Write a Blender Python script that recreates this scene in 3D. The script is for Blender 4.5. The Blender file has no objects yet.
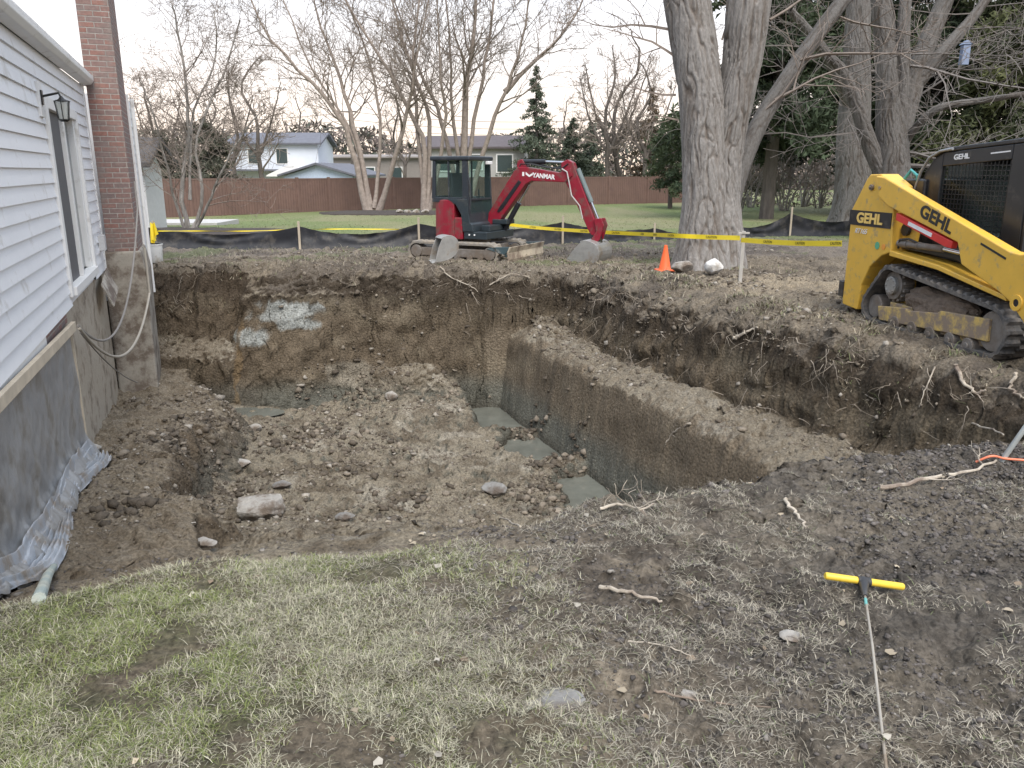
import bpy, bmesh, math, random
import numpy as np
from mathutils import Vector, Matrix
random.seed(7); RNG = np.random.default_rng(7)
SC = bpy.context.scene; COL = SC.collection

# ------------------------------------------------------------------ camera, sky, sun, exposure
FPX = 800.0; PITCH = math.atan(213/FPX); CH = 1.75
cam = bpy.data.objects.new('camera', bpy.data.cameras.new('camera')); COL.objects.link(cam)
cam.location = (0, 0, CH); cam.rotation_euler = (math.pi/2-PITCH, 0, 0)
cam.data.sensor_width = 36; cam.data.lens = 36*FPX/1024; cam.data.clip_start = .05; cam.data.clip_end = 2000
SC.camera = cam
SUN_EL, SUN_AZ = 55, 165        # degrees; azimuth measured from +Y towards +X
w = bpy.data.worlds.new('World'); SC.world = w; w.use_nodes = True
nt = w.node_tree; nt.nodes.clear()
out = nt.nodes.new('ShaderNodeOutputWorld'); bg = nt.nodes.new('ShaderNodeBackground'); bg.inputs[1].default_value = .08
sky = nt.nodes.new('ShaderNodeTexSky'); sky.sky_type = 'NISHITA'; sky.sun_disc = False
sky.sun_elevation = math.radians(SUN_EL); sky.sun_rotation = math.radians(SUN_AZ)
# thin high overcast over the clear sky: pale, a little warmer towards the horizon, with soft streaks
tc = nt.nodes.new('ShaderNodeTexCoord'); sep = nt.nodes.new('ShaderNodeSeparateXYZ'); nt.links.new(tc.outputs['Generated'], sep.inputs[0])
rmp = nt.nodes.new('ShaderNodeValToRGB'); e = rmp.color_ramp.elements
e[0].position = 0.0; e[0].color = (1.0, .78, .62, 1); e[1].position = .5; e[1].color = (.66, .76, .92, 1)
e2 = rmp.color_ramp.elements.new(.13); e2.color = (.88, .82, .79, 1)
e3 = rmp.color_ramp.elements.new(.25); e3.color = (.75, .81, .90, 1)
nt.links.new(sep.outputs[2], rmp.inputs[0])
nz = nt.nodes.new('ShaderNodeTexNoise'); nz.inputs['Scale'].default_value = 2.5; nz.inputs['Detail'].default_value = 5
mp = nt.nodes.new('ShaderNodeMapping'); mp.inputs['Scale'].default_value = (1, 1, 4)
nt.links.new(tc.outputs['Generated'], mp.inputs[0]); nt.links.new(mp.outputs[0], nz.inputs[0])
mr = nt.nodes.new('ShaderNodeMapRange'); mr.inputs[1].default_value = .3; mr.inputs[2].default_value = .7; mr.inputs[3].default_value = 9.2; mr.inputs[4].default_value = 10.8
nt.links.new(nz.outputs[0], mr.inputs[0])
vm = nt.nodes.new('ShaderNodeVectorMath'); vm.operation = 'SCALE'; nt.links.new(rmp.outputs[0], vm.inputs[0]); nt.links.new(mr.outputs[0], vm.inputs[3])
mx = nt.nodes.new('ShaderNodeMix'); mx.data_type = 'RGBA'; mx.inputs[0].default_value = .85
nt.links.new(sky.outputs[0], mx.inputs[6]); nt.links.new(vm.outputs[0], mx.inputs[7])
nt.links.new(mx.outputs[2], bg.inputs[0]); nt.links.new(bg.outputs[0], out.inputs[0])
sl = bpy.data.lights.new('sun', 'SUN'); sl.energy = 2.1; sl.angle = math.radians(40); sl.color = (1, .93, .84)
sun = bpy.data.objects.new('sun', sl); COL.objects.link(sun)
sd = Vector((math.sin(math.radians(SUN_AZ))*math.cos(math.radians(SUN_EL)), math.cos(math.radians(SUN_AZ))*math.cos(math.radians(SUN_EL)), math.sin(math.radians(SUN_EL))))
sun.rotation_euler = sd.to_track_quat('Z', 'Y').to_euler()
SC.view_settings.view_transform = 'Standard'; SC.view_settings.look = 'None'; SC.view_settings.exposure = 1.08; SC.view_settings.gamma = 1

# ------------------------------------------------------------------ helpers: directions, noise
ca, sa = math.cos(PITCH), math.sin(PITCH)
def at(px, py, Y):                      # world point seen at a picture position, at world depth Y
    a = (px-512)/FPX; b = (384-py)/FPX; d = (a, ca+b*sa, -sa+b*ca); t = Y/d[1]
    return Vector((d[0]*t, Y, CH+d[2]*t))
def atz(px, py, z=0.):                  # same, on the level z
    a = (px-512)/FPX; b = (384-py)/FPX; d = (a, ca+b*sa, -sa+b*ca); t = (z-CH)/d[2]
    return Vector((d[0]*t, d[1]*t, z))
YW = math.radians(21); cy, sy = math.cos(YW), math.sin(YW)
def W(u, v, z=0.): return Vector((-sy*u+cy*v, cy*u+sy*v, z))     # house-aligned axes -> world
TAB = np.random.default_rng(3).random((256, 256))
def vn(x, y, s=0):
    x = np.asarray(x, float)+s*17.3; y = np.asarray(y, float)+s*9.7
    xi = np.floor(x).astype(int); yi = np.floor(y).astype(int); fx = x-xi; fy = y-yi
    fx = fx*fx*(3-2*fx); fy = fy*fy*(3-2*fy); a, b, c, d = xi & 255, (xi+1) & 255, yi & 255, (yi+1) & 255
    return (TAB[a, c]*(1-fx)+TAB[b, c]*fx)*(1-fy)+(TAB[a, d]*(1-fx)+TAB[b, d]*fx)*fy
def fbm(x, y, o=4, s=0, g=.5):
    t = 0; a = 1; n = 0
    for i in range(o): t = t+a*(vn(x*2**i, y*2**i, s+i*3)-.5)*2; n += a; a *= g
    return t/n
def ridge(x, y, o=3, s=0):
    t = 0; a = 1; n = 0
    for i in range(o): t = t+a*(1-abs(vn(x*2**i, y*2**i, s+i*3)-.5)*2); n += a; a *= .5
    return t/n
def ss(a, b, x): t = np.clip((x-a)/(b-a), 0, 1); return t*t*(3-2*t)
def lin(a, b, x): return np.clip((x-a)/(b-a), 0, 1)

# ------------------------------------------------------------------ materials
MATS = {}
def mat(name, col, rough=.6, metal=0., var=.12, scale=8., bump=.0, bscale=40., dirt=None, dirt_amt=.0, spec=.5, attr=None, stretch=(1, 1, 1), coord='Object', trans=0., dirt_scale=3.):
    if name in MATS: return MATS[name]
    m = bpy.data.materials.new(name); m.use_nodes = True; n = m.node_tree.nodes; l = m.node_tree.links; b = n['Principled BSDF']
    b.inputs['Roughness'].default_value = rough; b.inputs['Metallic'].default_value = metal; b.inputs['Specular IOR Level'].default_value = spec
    t = n.new('ShaderNodeTexCoord'); mp = n.new('ShaderNodeMapping'); mp.inputs['Scale'].default_value = stretch; l.new(t.outputs[coord], mp.inputs[0])
    nz = n.new('ShaderNodeTexNoise'); nz.inputs['Scale'].default_value = scale; nz.inputs['Detail'].default_value = 6; nz.inputs['Roughness'].default_value = .65
    l.new(mp.outputs[0], nz.inputs[0])
    mr = n.new('ShaderNodeMapRange'); mr.inputs[1].default_value = .25; mr.inputs[2].default_value = .75; mr.inputs[3].default_value = 1-var; mr.inputs[4].default_value = 1+var; l.new(nz.outputs[0], mr.inputs[0])
    sc = n.new('ShaderNodeVectorMath'); sc.operation = 'SCALE'; l.new(mr.outputs[0], sc.inputs[3])
    if attr: a = n.new('ShaderNodeAttribute'); a.attribute_name = attr; l.new(a.outputs[0], sc.inputs[0])
    else: sc.inputs[0].default_value = col[:3]
    last = sc.outputs[0]
    if dirt:
        n2 = n.new('ShaderNodeTexNoise'); n2.inputs['Scale'].default_value = dirt_scale; n2.inputs['Detail'].default_value = 8; n2.inputs['Roughness'].default_value = .7; l.new(mp.outputs[0], n2.inputs[0])
        r2 = n.new('ShaderNodeMapRange'); r2.inputs[1].default_value = .62-dirt_amt*.35; r2.inputs[2].default_value = .72-dirt_amt*.25; l.new(n2.outputs[0], r2.inputs[0])
        mx = n.new('ShaderNodeMix'); mx.data_type = 'RGBA'; mx.inputs[7].default_value = (*dirt, 1); l.new(r2.outputs[0], mx.inputs[0]); l.new(last, mx.inputs[6]); last = mx.outputs[2]
    l.new(last, b.inputs['Base Color'])
    if bump:
        nb = n.new('ShaderNodeTexNoise'); nb.inputs['Scale'].default_value = bscale; nb.inputs['Detail'].default_value = 6; nb.inputs['Roughness'].default_value = .7; l.new(mp.outputs[0], nb.inputs[0])
        bp = n.new('ShaderNodeBump'); bp.inputs['Strength'].default_value = min(1, bump); bp.inputs['Distance'].default_value = .02*max(1, bump); l.new(nb.outputs[0], bp.inputs['Height']); l.new(bp.outputs[0], b.inputs['Normal'])
    if trans: b.inputs['Transmission Weight'].default_value = trans
    MATS[name] = m; return m
def glass(name='window_glass', col=(.05, .07, .07), tr=.6):
    if name in MATS: return MATS[name]
    m = bpy.data.materials.new(name); m.use_nodes = True; n = m.node_tree.nodes; l = m.node_tree.links
    o = n['Material Output']; b = n['Principled BSDF']; b.inputs['Base Color'].default_value = (*col, 1); b.inputs['Roughness'].default_value = .05
    t = n.new('ShaderNodeBsdfTransparent'); t.inputs[0].default_value = (.90, .97, .95, 1); s = n.new('ShaderNodeMixShader'); s.inputs[0].default_value = tr
    l.new(b.outputs[0], s.inputs[1]); l.new(t.outputs[0], s.inputs[2]); l.new(s.outputs[0], o.inputs[0]); MATS[name] = m; return m

# ------------------------------------------------------------------ objects
def tag(o, label=None, cat=None, group=None, kind=None):
    if label: o['label'] = label
    if cat: o['category'] = cat
    if group: o['group'] = group
    if kind: o['kind'] = kind
    return o
def empty(name, loc=(0, 0, 0), rz=0.):
    o = bpy.data.objects.new(name, None); COL.objects.link(o); o.location = loc; o.rotation_euler = (0, 0, rz); o.empty_display_size = .1; return o
def npmesh(name, V, Fq, m, parent=None, colors=None, smooth=False, attr='soil'):
    V = np.asarray(V, np.float32).reshape(-1, 3); Fq = np.asarray(Fq, np.int32); k = Fq.shape[1]; me = bpy.data.meshes.new(name)
    me.vertices.add(len(V)); me.vertices.foreach_set('co', V.ravel()); me.loops.add(Fq.size); me.loops.foreach_set('vertex_index', Fq.ravel())
    me.polygons.add(len(Fq)); me.polygons.foreach_set('loop_start', np.arange(0, Fq.size, k, dtype=np.int32)); me.polygons.foreach_set('loop_total', np.full(len(Fq), k, np.int32))
    me.update(calc_edges=True)
    if smooth: me.polygons.foreach_set('use_smooth', np.ones(len(Fq), bool))
    if colors is not None:
        c = me.color_attributes.new(attr, 'FLOAT_COLOR', 'POINT'); cc = np.ones((len(V), 4), np.float32); cc[:, :3] = colors; c.data.foreach_set('color', cc.ravel())
    me.materials.append(m); o = bpy.data.objects.new(name, me); COL.objects.link(o)
    if parent: o.parent = parent
    return o
class MB:
    def __init__(s): s.v = []; s.f = []
    def add(s, vs, fs):
        n = len(s.v); s.v += [tuple(p) for p in vs]; s.f += [tuple(i+n for i in f) for f in fs]; return s
    def box(s, x0, x1, y0, y1, z0, z1, M=None):
        vs = [Vector(p) for p in ((x0, y0, z0), (x1, y0, z0), (x1, y1, z0), (x0, y1, z0), (x0, y0, z1), (x1, y0, z1), (x1, y1, z1), (x0, y1, z1))]
        if M: vs = [M @ p for p in vs]
        return s.add(vs, [(0, 3, 2, 1), (4, 5, 6, 7), (0, 1, 5, 4), (1, 2, 6, 5), (2, 3, 7, 6), (3, 0, 4, 7)])
    def prism(s, pts, y0, y1, M=None):                 # polygon in XZ, thick in Y
        n = len(pts); vs = [Vector((p[0], y0, p[1])) for p in pts]+[Vector((p[0], y1, p[1])) for p in pts]
        if M: vs = [M @ p for p in vs]
        return s.add(vs, [tuple(range(n)), tuple(range(2*n-1, n-1, -1))]+[(i, i+n, (i+1) % n+n, (i+1) % n) for i in range(n)])
    def tube(s, P, R, n=8, cap=True):
        P = [Vector(p) for p in P]; R = R if hasattr(R, '__len__') else [R]*len(P); vs = []; up = None
        for i, p in enumerate(P):
            t = (P[min(i+1, len(P)-1)]-P[max(i-1, 0)]).normalized()
            if up is None: up = Vector((0, 0, 1)) if abs(t.z) < .9 else Vector((1, 0, 0))
            a = t.cross(up).normalized(); b = a.cross(t); up = b
            for k in range(n): q = 2*math.pi*k/n; vs.append(p+R[i]*(math.cos(q)*a+math.sin(q)*b))
        fs = [(i*n+k, i*n+(k+1) % n, (i+1)*n+(k+1) % n, (i+1)*n+k) for i in range(len(P)-1) for k in range(n)]
        if cap: fs += [tuple(range(n-1, -1, -1)), tuple(range((len(P)-1)*n, len(P)*n))]
        return s.add(vs, fs)
    def cyl(s, a, b, r, n=16): return s.tube([a, b], r, n)
    def ring(s, c, r0, r1, y0, y1, n=24):             # ring about the Y axis
        vs = []
        for y in (y0, y1):
            for r in (r0, r1): vs += [(c[0]+r*math.cos(2*math.pi*k/n), y, c[1]+r*math.sin(2*math.pi*k/n)) for k in range(n)]
        f = []
        for k in range(n):
            j = (k+1) % n; f += [(k, j, n+j, n+k), (2*n+k, 3*n+k, 3*n+j, 2*n+j), (n+k, n+j, 3*n+j, 3*n+k), (k, 2*n+k, 2*n+j, j)]
        return s.add(vs, f)
    def build(s, name, m, parent=None, bevel=0., smooth=False, seg=2):
        me = bpy.data.meshes.new(name); me.from_pydata(s.v, [], s.f); me.materials.append(m); me.update()
        bm = bmesh.new(); bm.from_mesh(me); bmesh.ops.recalc_face_normals(bm, faces=bm.faces); bm.to_mesh(me); bm.free()
        o = bpy.data.objects.new(name, me); COL.objects.link(o)
        if smooth: me.polygons.foreach_set('use_smooth', [True]*len(me.polygons)); me.set_sharp_from_angle(angle=.7)
        if bevel: b = o.modifiers.new('b', 'BEVEL'); b.width = bevel; b.segments = seg; b.limit_method = 'ANGLE'
        if parent: o.parent = parent
        return o
def text(name, s, size, m, parent, M, bold=.0, ext=.003, shear=0., sx=1.):
    c = bpy.data.curves.new('t', 'FONT'); c.body = s; c.size = size; c.offset = bold; c.extrude = ext; c.align_x = 'CENTER'; c.align_y = 'CENTER'; c.shear = shear
    o = bpy.data.objects.new('t', c); COL.objects.link(o); bpy.context.view_layer.update()
    me = bpy.data.meshes.new_from_object(o.evaluated_get(bpy.context.evaluated_depsgraph_get())); bpy.data.objects.remove(o)
    me.transform(M @ Matrix.Diagonal((sx, 1, 1, 1))); me.materials.clear(); me.materials.append(m); q = bpy.data.objects.new(name, me); COL.objects.link(q); q.parent = parent; return q
def cr(P, R, n):                                      # Catmull-Rom resample
    P = [Vector(p) for p in P]; m = len(P); A = []; B = []
    for i in range(n):
        t = i/(n-1)*(m-1); k = min(int(t), m-2); f = t-k; p0, p1, p2, p3 = P[max(k-1, 0)], P[k], P[k+1], P[min(k+2, m-1)]
        A.append(.5*((2*p1)+(p2-p0)*f+(2*p0-5*p1+4*p2-p3)*f*f+(3*p1-p0-3*p2+p3)*f**3)); B.append(R[k]*(1-f)+R[k+1]*f)
    return A, B

# ------------------------------------------------------------------ THE GROUND: one sheet, with the pit dug into it
def pit(x, y):
    x = np.asarray(x, float); y = np.asarray(y, float)
    wx = .16*fbm(x*.9, y*.9, 3, 1)+.05*fbm(x*4, y*4, 2, 5); wy = .16*fbm(x*.9, y*.9, 3, 8)+.05*fbm(x*4, y*4, 2, 11)
    u = -sy*x+cy*y+wx; v = cy*x+sy*y+wy*.8
    lump = ridge(x*1.7, y*1.7, 4, 2); fl = -2.2+.16*fbm(x*.7, y*.7, 3, 4)+.10*(lump-.6)
    # heap and bench of soil left along the house
    bench = -.95-.75*lin(5, 13.5, u)+.12*fbm(x*1.5, y*1.5, 3, 21)
    spur = .55*np.exp(-((u-12.4)/1.0)**2)+.25*np.exp(-((u-7.2)/.7)**2)-.25*np.exp(-((u-9.6)/.8)**2)
    mask = 1-ss(-.55, .12, v-spur+.25*fbm(x*1.6, y*1.6, 3, 31))
    fl = fl*(1-mask)+bench*mask
    # rubble heap at the foot of the far wall
    fl = fl+.55*np.exp(-((x+1.7)/.8)**2-((y-13.9)/.55)**2)+.35*np.exp(-((x+2.6)/.5)**2-((y-13.9)/.4)**2)
    # trench
    bars = .27*np.exp(-((u-11.45)/.25)**2)+.33*np.exp(-((u-9.85)/.28)**2)+.10*(ridge(x*2.5, y*2.5, 3, 43)-.6)+.25*np.exp(-((u-7.0)/.5)**2)
    tm = ss(3.95, 4.12, v+.3*fbm(x*2.6, y*2.6, 3, 41))*ss(3.9, 4.5, u); fl = fl*(1-tm)+(-2.56+bars+.05*fbm(x*3, y*3, 3, 44))*tm
    # near side: ramp towards the house half, steep towards the trench half
    le = 5.6-5.05*ss(1.3, 2.3, v+.2*fbm(x*2, y*2, 2, 51)); t = (u-3.55)/le
    near = -(.10*ss(0, .03, t)+2.2*np.clip(t, 0, 3)); near = np.where(t < 0, 0, near)
    near = near+.10*fbm(x*2, y*2, 3, 53)*lin(0, .2, t)*(near > -2.3)
    # right side: trench wall, ledge, upper wall
    vt = 6.32+.09*(7-np.clip(u, 3, 10)); 
    vs_ = cy*x+sy*y+.3*wy; R = -2.62+1.62*(.93*lin(4.74, 5.0, vs_)+.07*ss(4.95, 5.15, vs_))+.05*fbm(x*3, y*3, 2, 60)*lin(4.9, 5.2, v)
    R = R+1.05*(.62*lin(vt-.28, vt-.12, v)+.38*lin(vt-.14, vt+.16, v))
    R = R+.35*ss(11.8, 13.2, u)*ss(5.05, 5.6, v)
    # far side
    yb = np.interp(x, [-9, -6, -5, -3.7, -2.4, -.6, .9, 2.5], [13.9, 13.6, 13.25, 13.25, 13.8, 14.0, 13.6, 13.6])+.15*fbm(x*1.1, y*.2, 3, 61)
    yt = np.interp(x, [-9, -7.2, -5.5, -3.9, -1.1, .84, 2.5], [16.6, 15.7, 15.0, 14.55, 14.45, 14.2, 14.4])+.22*fbm(x*1.6, y*.2, 3, 63)
    s = (y-yb)/(yt-yb); left = 1-ss(-5.0, -4.7, x)
    prof = .82*lin(0, .55, s)+.18*ss(.4, 1.0, s); profl = .42*lin(0, .12, s)+.10*lin(.12, .5, s)+.48*lin(.5, .85, s)
    prof = prof*(1-left)+profl*left
    # a cut recess right of the chimney, its side faces visible
    F = -2.5+2.5*prof
    z = np.maximum(np.maximum(fl, near), np.maximum(R, F))
    z = np.minimum(z, 0.0)
    return z, u, v
def ground(x, y):
    z, u, v = pit(x, y); x = np.asarray(x, float); y = np.asarray(y, float)
    infront = z < -.05
    fg = ss(1.0, .2, -x+0*y) if False else 1.0
    rough = .35+.65*ss(-.4, .8, x-.25*(y-3)+.5*fbm(x*1.2, y*1.2, 2, 69))
    rough = np.where(y > 4.6, 1.0, rough)
    d = .035*fbm(x*1.1, y*1.1, 4, 70)+rough*(.115*(ridge(x*4, y*4, 4, 72)-.62)+.05*fbm(x*11, y*11, 3, 71, .65))
    d = d+np.where(y > 4.4, np.where(y > 15, .05, .09)*(ridge(x*2.5, y*2.5, 4, 74)-.6)*(y < 21), 0)
    d = d*(1-.6*ss(20, 24, y)); fall = -.45*ss(21, 42, y)-.4*ss(60, 150, y)
    # spoil humps along the far lip and along the right lip
    hump = .10*np.exp(-((y-14.7-.05*(x+3))/.35)**2)*ss(-7.5, -5.5, x)*(1-ss(-.6, .6, x))*(.4+1.2*vn(x*1.6, y*1.6, 77))
    hump = hump+.10*np.exp(-((v-6.75)/.3)**2)*ss(6, 8, u)*(1-ss(12, 13, u))*(.3+1.3*vn(x*2, y*2, 78))
    rut = -.045*np.exp(-((x-.95-.25*(y-2.6))/.13)**2)*(y < 3.9)-.03*np.exp(-((x-1.7-.2*(y-2.6))/.16)**2)*(y < 4)
    # small lip of torn turf at the near edge
    return z+d+fall+np.where(z > -.3, hump, 0)+rut

def ticks(*segs):
    o = []
    for a, b, s in segs: o += list(np.arange(a, b, s))
    return np.array(o)
def grow(a, b, s, k=1.13):
    o = [a]
    while o[-1] < b: o.append(o[-1]+s); s *= k
    return np.array(o)
xt = np.concatenate([-grow(8.0, 400, .05)[::-1][:-1], ticks((-8, -2.4, .024), (-2.4, 3.6, .019), (3.6, 7.2, .026)), grow(7.2, 400, .04)])
yt = np.concatenate([-grow(-1.6, 60, .1, 1.3)[::-1][:-1], ticks((1.6, 4.8, .016), (4.8, 13.2, .027), (13.2, 16., .017)), grow(16., 600, .03, 1.03)])
X, Y = np.meshgrid(xt, yt); Z = ground(X, Y)
Zp, U_, V_ = pit(X, Y)
gy, gx = np.gradient(Z, yt, xt); slope = np.hypot(gx, gy)
# vector displacement: crumbly faces on the steep parts
wall = ss(.6, 1.8, slope)*(Y < 17)*(Y > 3)
tw_ = 1-.75*((V_ > 4.6)*(V_ < 5.25)*(Zp < -.9)); wall = wall*tw_; q = .15*fbm((X+Y)*3.2, Z*3.6+Y*.4, 5, 80, .65); q2 = .15*fbm((X-Y)*3.4, Z*3.2-X, 5, 84, .65)
Xd = X+wall*q; Yd = Y+wall*q2; Zd = Z+wall*.03*fbm(X*7, Y*7+Z*3, 2, 88)
# ---- what the soil is made of, place by place
def C(*c): return np.array(c, float)
def mixc(a, b, m): return a*(1-m[..., None])+b*m[..., None]
n1 = fbm(X*1.3, Y*1.3, 4, 90)*.5+.5; n2 = fbm(X*6, Y*6, 3, 93)*.5+.5; n3 = fbm((X+Y)*2, Z*5, 4, 97)*.5+.5
col = np.zeros(X.shape+(3,))+C(.175, .15, .125)
col = mixc(col, C(.115, .098, .085)+0*col, ss(.42, .62, n1))
col = mixc(col, C(.24, .205, .165)+0*col, ss(.55, .75, n2)*.6)
wet = ss(.1, 1.5, X-.12*(Y-3))*(Y < 5)*.75                                          # damp dark topsoil, right foreground
col = mixc(col, C(.108, .101, .096)+0*col, wet*(.3+.7*n1)); mot = fbm(X*14, Y*14, 3, 95)*.5+.5; col = col*np.where(Y < 5, .62+.8*mot, 1.0)[..., None]
trk = (Y > 9.5)*(Y < 13.6)*ss(6.9, 7.6, V_)*ss(.3, .55, n1)                            # dry tracked ground by the tree
col = mixc(col, C(.30, .255, .20)+0*col, trk*.8)
floorm = (1-ss(.8, 1.6, slope))*(Zp < -.35)
fc = mixc(C(.225, .198, .162)+0*col, C(.125, .104, .082)+0*col, ss(.45, .7, n2*.6+n1*.4)); fc = mixc(fc, C(.33, .305, .27)+0*col, ss(.62, .78, fbm(X*2.5, Y*2.5, 4, 101)*.5+.5)*.7)
led = ss(4.95, 5.2, V_)*(V_ < 6.3)*(Zp > -1.4); fc = mixc(fc, C(.20, .175, .145)+0*col, led*(.3+.5*n2)*(1-.7*ss(9.5, 12, U_)))
bn = (1-ss(-.4, .3, V_))*1.0; fc = mixc(fc, C(.20, .165, .13)+0*col, bn*.6)
col = mixc(col, fc, floorm)
wc = mixc(C(.155, .125, .095)+0*col, C(.075, .060, .047)+0*col, ss(-.75, -.35, Zd+.25*(n3-.5)))      # brown subsoil under dark topsoil
wc = mixc(wc, C(.235, .20, .155)+0*col, ss(.5, .72, n3)*.55*(Zd < -.4))
wc = mixc(wc, C(.145, .150, .137)+0*col, (1-ss(-2.1, -1.65, Zd+.3*(n3-.5)))*.85)                      # grey clay at the foot
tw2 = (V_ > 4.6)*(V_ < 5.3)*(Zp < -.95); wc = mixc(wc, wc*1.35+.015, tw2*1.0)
left = (1-ss(.4, 1.0, V_)); wc = mixc(wc, C(.13, .10, .078)+0*col, left*.35)
def blob(x0, z0, rx, rz, s): d = ((X-x0)/rx)**2+((Zd-z0)/rz)**2+1.1*fbm(X*3.2, Zd*5, 3, s); return (1-ss(.6, .9, d))*(Y > 13)
for b in ((-4.05, -.62, .75, .17, 110), (-4.5, -1.05, .36, .2, 112), (-3.65, -.85, .5, .12, 113)): wc = mixc(wc, C(.37, .39, .40)+0*col, blob(*b))  # wet sheen on the far wall, painted as pale blue-grey patches
wc = mixc(wc, C(.34, .31, .27)+0*col, blob(-2.85, -1.75, .5, .2, 114)*.7)
wc = mixc(wc, C(.27, .185, .10)+0*col, (np.abs(X+4.78+.03*np.sin(Zd*9)) < .045)*(Y > 13)*(Zd < -.8)*.45)
spk = fbm((X-Y)*8, Zd*9+X*3, 3, 99)*.5+.5; spk = .5+(spk-.5)*(1-.6*(V_ > 4.6)*(V_ < 5.3)); wc = wc*(.52+.5*spk[..., None])
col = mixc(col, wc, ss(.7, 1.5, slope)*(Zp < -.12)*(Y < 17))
# grass: near lawn, tufts beyond the pit, the back lawn
gx_edge = -.12+.45*fbm(X*1.6, Y*1.6, 3, 120)-.25*(Y-3)
near_g = (1-ss(-.25, .35, X-gx_edge))*(Zp > -.05)*(Y < 5)
col = mixc(col, mixc(C(.10, .10, .06)+0*col, C(.12, .10, .078)+0*col, ss(.3,.7,n2)), near_g*.7)
far_g = ss(19.5, 21.5, Y+1.0*fbm(X*.6, Y*.6, 2, 124)-.12*X*(X > 0))
lc = mixc(C(.16, .195, .085)+0*col, C(.225, .22, .125)+0*col, ss(.35, .7, fbm(X*.35, Y*.12, 3, 126)*.5+.5))
col = mixc(col, lc, far_g)
tf = ss(.60, .72, fbm(X*.9, Y*1.6, 3, 128)*.5+.5)*(Y > 15.3)*(Y < 22)*.6; col = mixc(col, C(.12, .145, .07)+0*col, tf)
wetm = (1-ss(-2.37, -2.24, Z))*(Y > 5)*(Y < 14.5)*(V_ > 3.3); col = mixc(col, C(.075, .07, .06)+0*col, wetm*.75)
col *= np.where((Y < 17)[..., None], np.array([1.0, .985, .915]), 1.0)
ny, nx = X.shape; idx = np.arange(nx*ny).reshape(ny, nx)
FQ = np.stack([idx[:-1, :-1], idx[:-1, 1:], idx[1:, 1:], idx[1:, :-1]], -1).reshape(-1, 4)
def soil_mat():
    m = mat('soil', (1, 1, 1), rough=.9, var=.62, scale=38, attr='soil', spec=.15, coord='Object'); n = m.node_tree.nodes; l = m.node_tree.links; b = n['Principled BSDF']
    t = n.new('ShaderNodeTexCoord'); h = None
    for sc, st, kind in ((14, 1.0, 'N'), (55, .8, 'N'), (26, .7, 'V')):
        if kind == 'N': k = n.new('ShaderNodeTexNoise'); k.inputs['Scale'].default_value = sc; k.inputs['Detail'].default_value = 8; k.inputs['Roughness'].default_value = .75; o_ = k.outputs[0]
        else: k = n.new('ShaderNodeTexVoronoi'); k.inputs['Scale'].default_value = sc; o_ = k.outputs[0]
        l.new(t.outputs['Object'], k.inputs[0]); bp = n.new('ShaderNodeBump'); bp.inputs['Strength'].default_value = st; bp.inputs['Distance'].default_value = .55/sc
        if kind == 'V': bp.invert = True
        l.new(o_, bp.inputs['Height'])
        if h: l.new(h, bp.inputs['Normal'])
        h = bp.outputs[0]
    l.new(h, b.inputs['Normal']); return m
SOIL = soil_mat()
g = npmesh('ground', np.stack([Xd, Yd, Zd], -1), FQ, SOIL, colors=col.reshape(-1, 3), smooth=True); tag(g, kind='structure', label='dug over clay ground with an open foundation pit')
def gz(x, y): return float(ground(np.array([x]), np.array([y]))[0])
# water standing in the trench and in the far corner
WAT = mat('pit_water', (.14, .145, .125), rough=.03, var=.35, scale=1.5, bump=.04, spec=1.0, bscale=6)
def sheet(name, pts, z, m, kind='structure'):
    mb = MB(); mb.add([(p[0], p[1], z) for p in pts], [tuple(range(len(pts)))]); o = mb.build(name, m); tag(o, kind=kind); return o
sheet('trench_water', [W(6, 3.6), W(6, 5.02), W(13.2, 5.02), W(13.2, 3.6)], -2.40, WAT)
def ell(cx, cy_, a, b, n=28, s=.12): return [(cx+a*math.cos(t)*(1+s*math.sin(3*t+1)), cy_+b*math.sin(t)*(1+s*math.cos(2*t))) for t in [2*math.pi*k/n for k in range(n)]]
sheet('corner_puddle', ell(-4.45, 12.9, .55, .38), -2.19, WAT)

# ------------------------------------------------------------------ loose stuff on the soil: clods, gravel, straw, turf
def ico():
    bm = bmesh.new(); bmesh.ops.create_icosphere(bm, subdivisions=1, radius=1); bm.verts.ensure_lookup_table()
    v = np.array([p.co[:] for p in bm.verts]); f = np.array([[q.index for q in p.verts] for p in bm.faces]); bm.free(); return v, f
IV, IF = ico()
def scatter(name, xs, ys, sizes, cols, m, sink=.3, flat=.7, label=None, cat=None):
    n = len(xs); zs = ground(xs, ys); V = IV[None]*RNG.uniform(.45, 1.35, (n, len(IV), 1))*sizes[:, None, None]*RNG.uniform(.7, 1.3, (n, 1, 3))
    V[..., 2] *= flat; a = RNG.uniform(0, 6.28, n); c, s_ = np.cos(a)[:, None], np.sin(a)[:, None]
    x_ = V[..., 0]*c-V[..., 1]*s_; y_ = V[..., 0]*s_+V[..., 1]*c; V = np.stack([x_+xs[:, None], y_+ys[:, None], V[..., 2]+(zs+sizes*flat*(1-2*sink)*.6)[:, None]], -1)
    Fx = (IF[None]+(np.arange(n)*len(IV))[:, None, None]).reshape(-1, 3); cc = np.repeat(cols, len(IV), 0)
    o = npmesh(name, V, Fx, m, colors=cc); tag(o, label, cat, kind='stuff'); return o
def uvpts(n, u0, u1, v0, v1):
    u = RNG.uniform(u0, u1, n); v = RNG.uniform(v0, v1, n); return -sy*u+cy*v, cy*u+sy*v
xs = []; ys = []
for n, *r in ((26000, 4, 14, -1.3, 3.9), (5000, 5, 13, 4.9, 6.1), (2500, 4, 12, 3.8, 4.9)):
    a, b = uvpts(n, *r); xs.append(a); ys.append(b)
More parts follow.
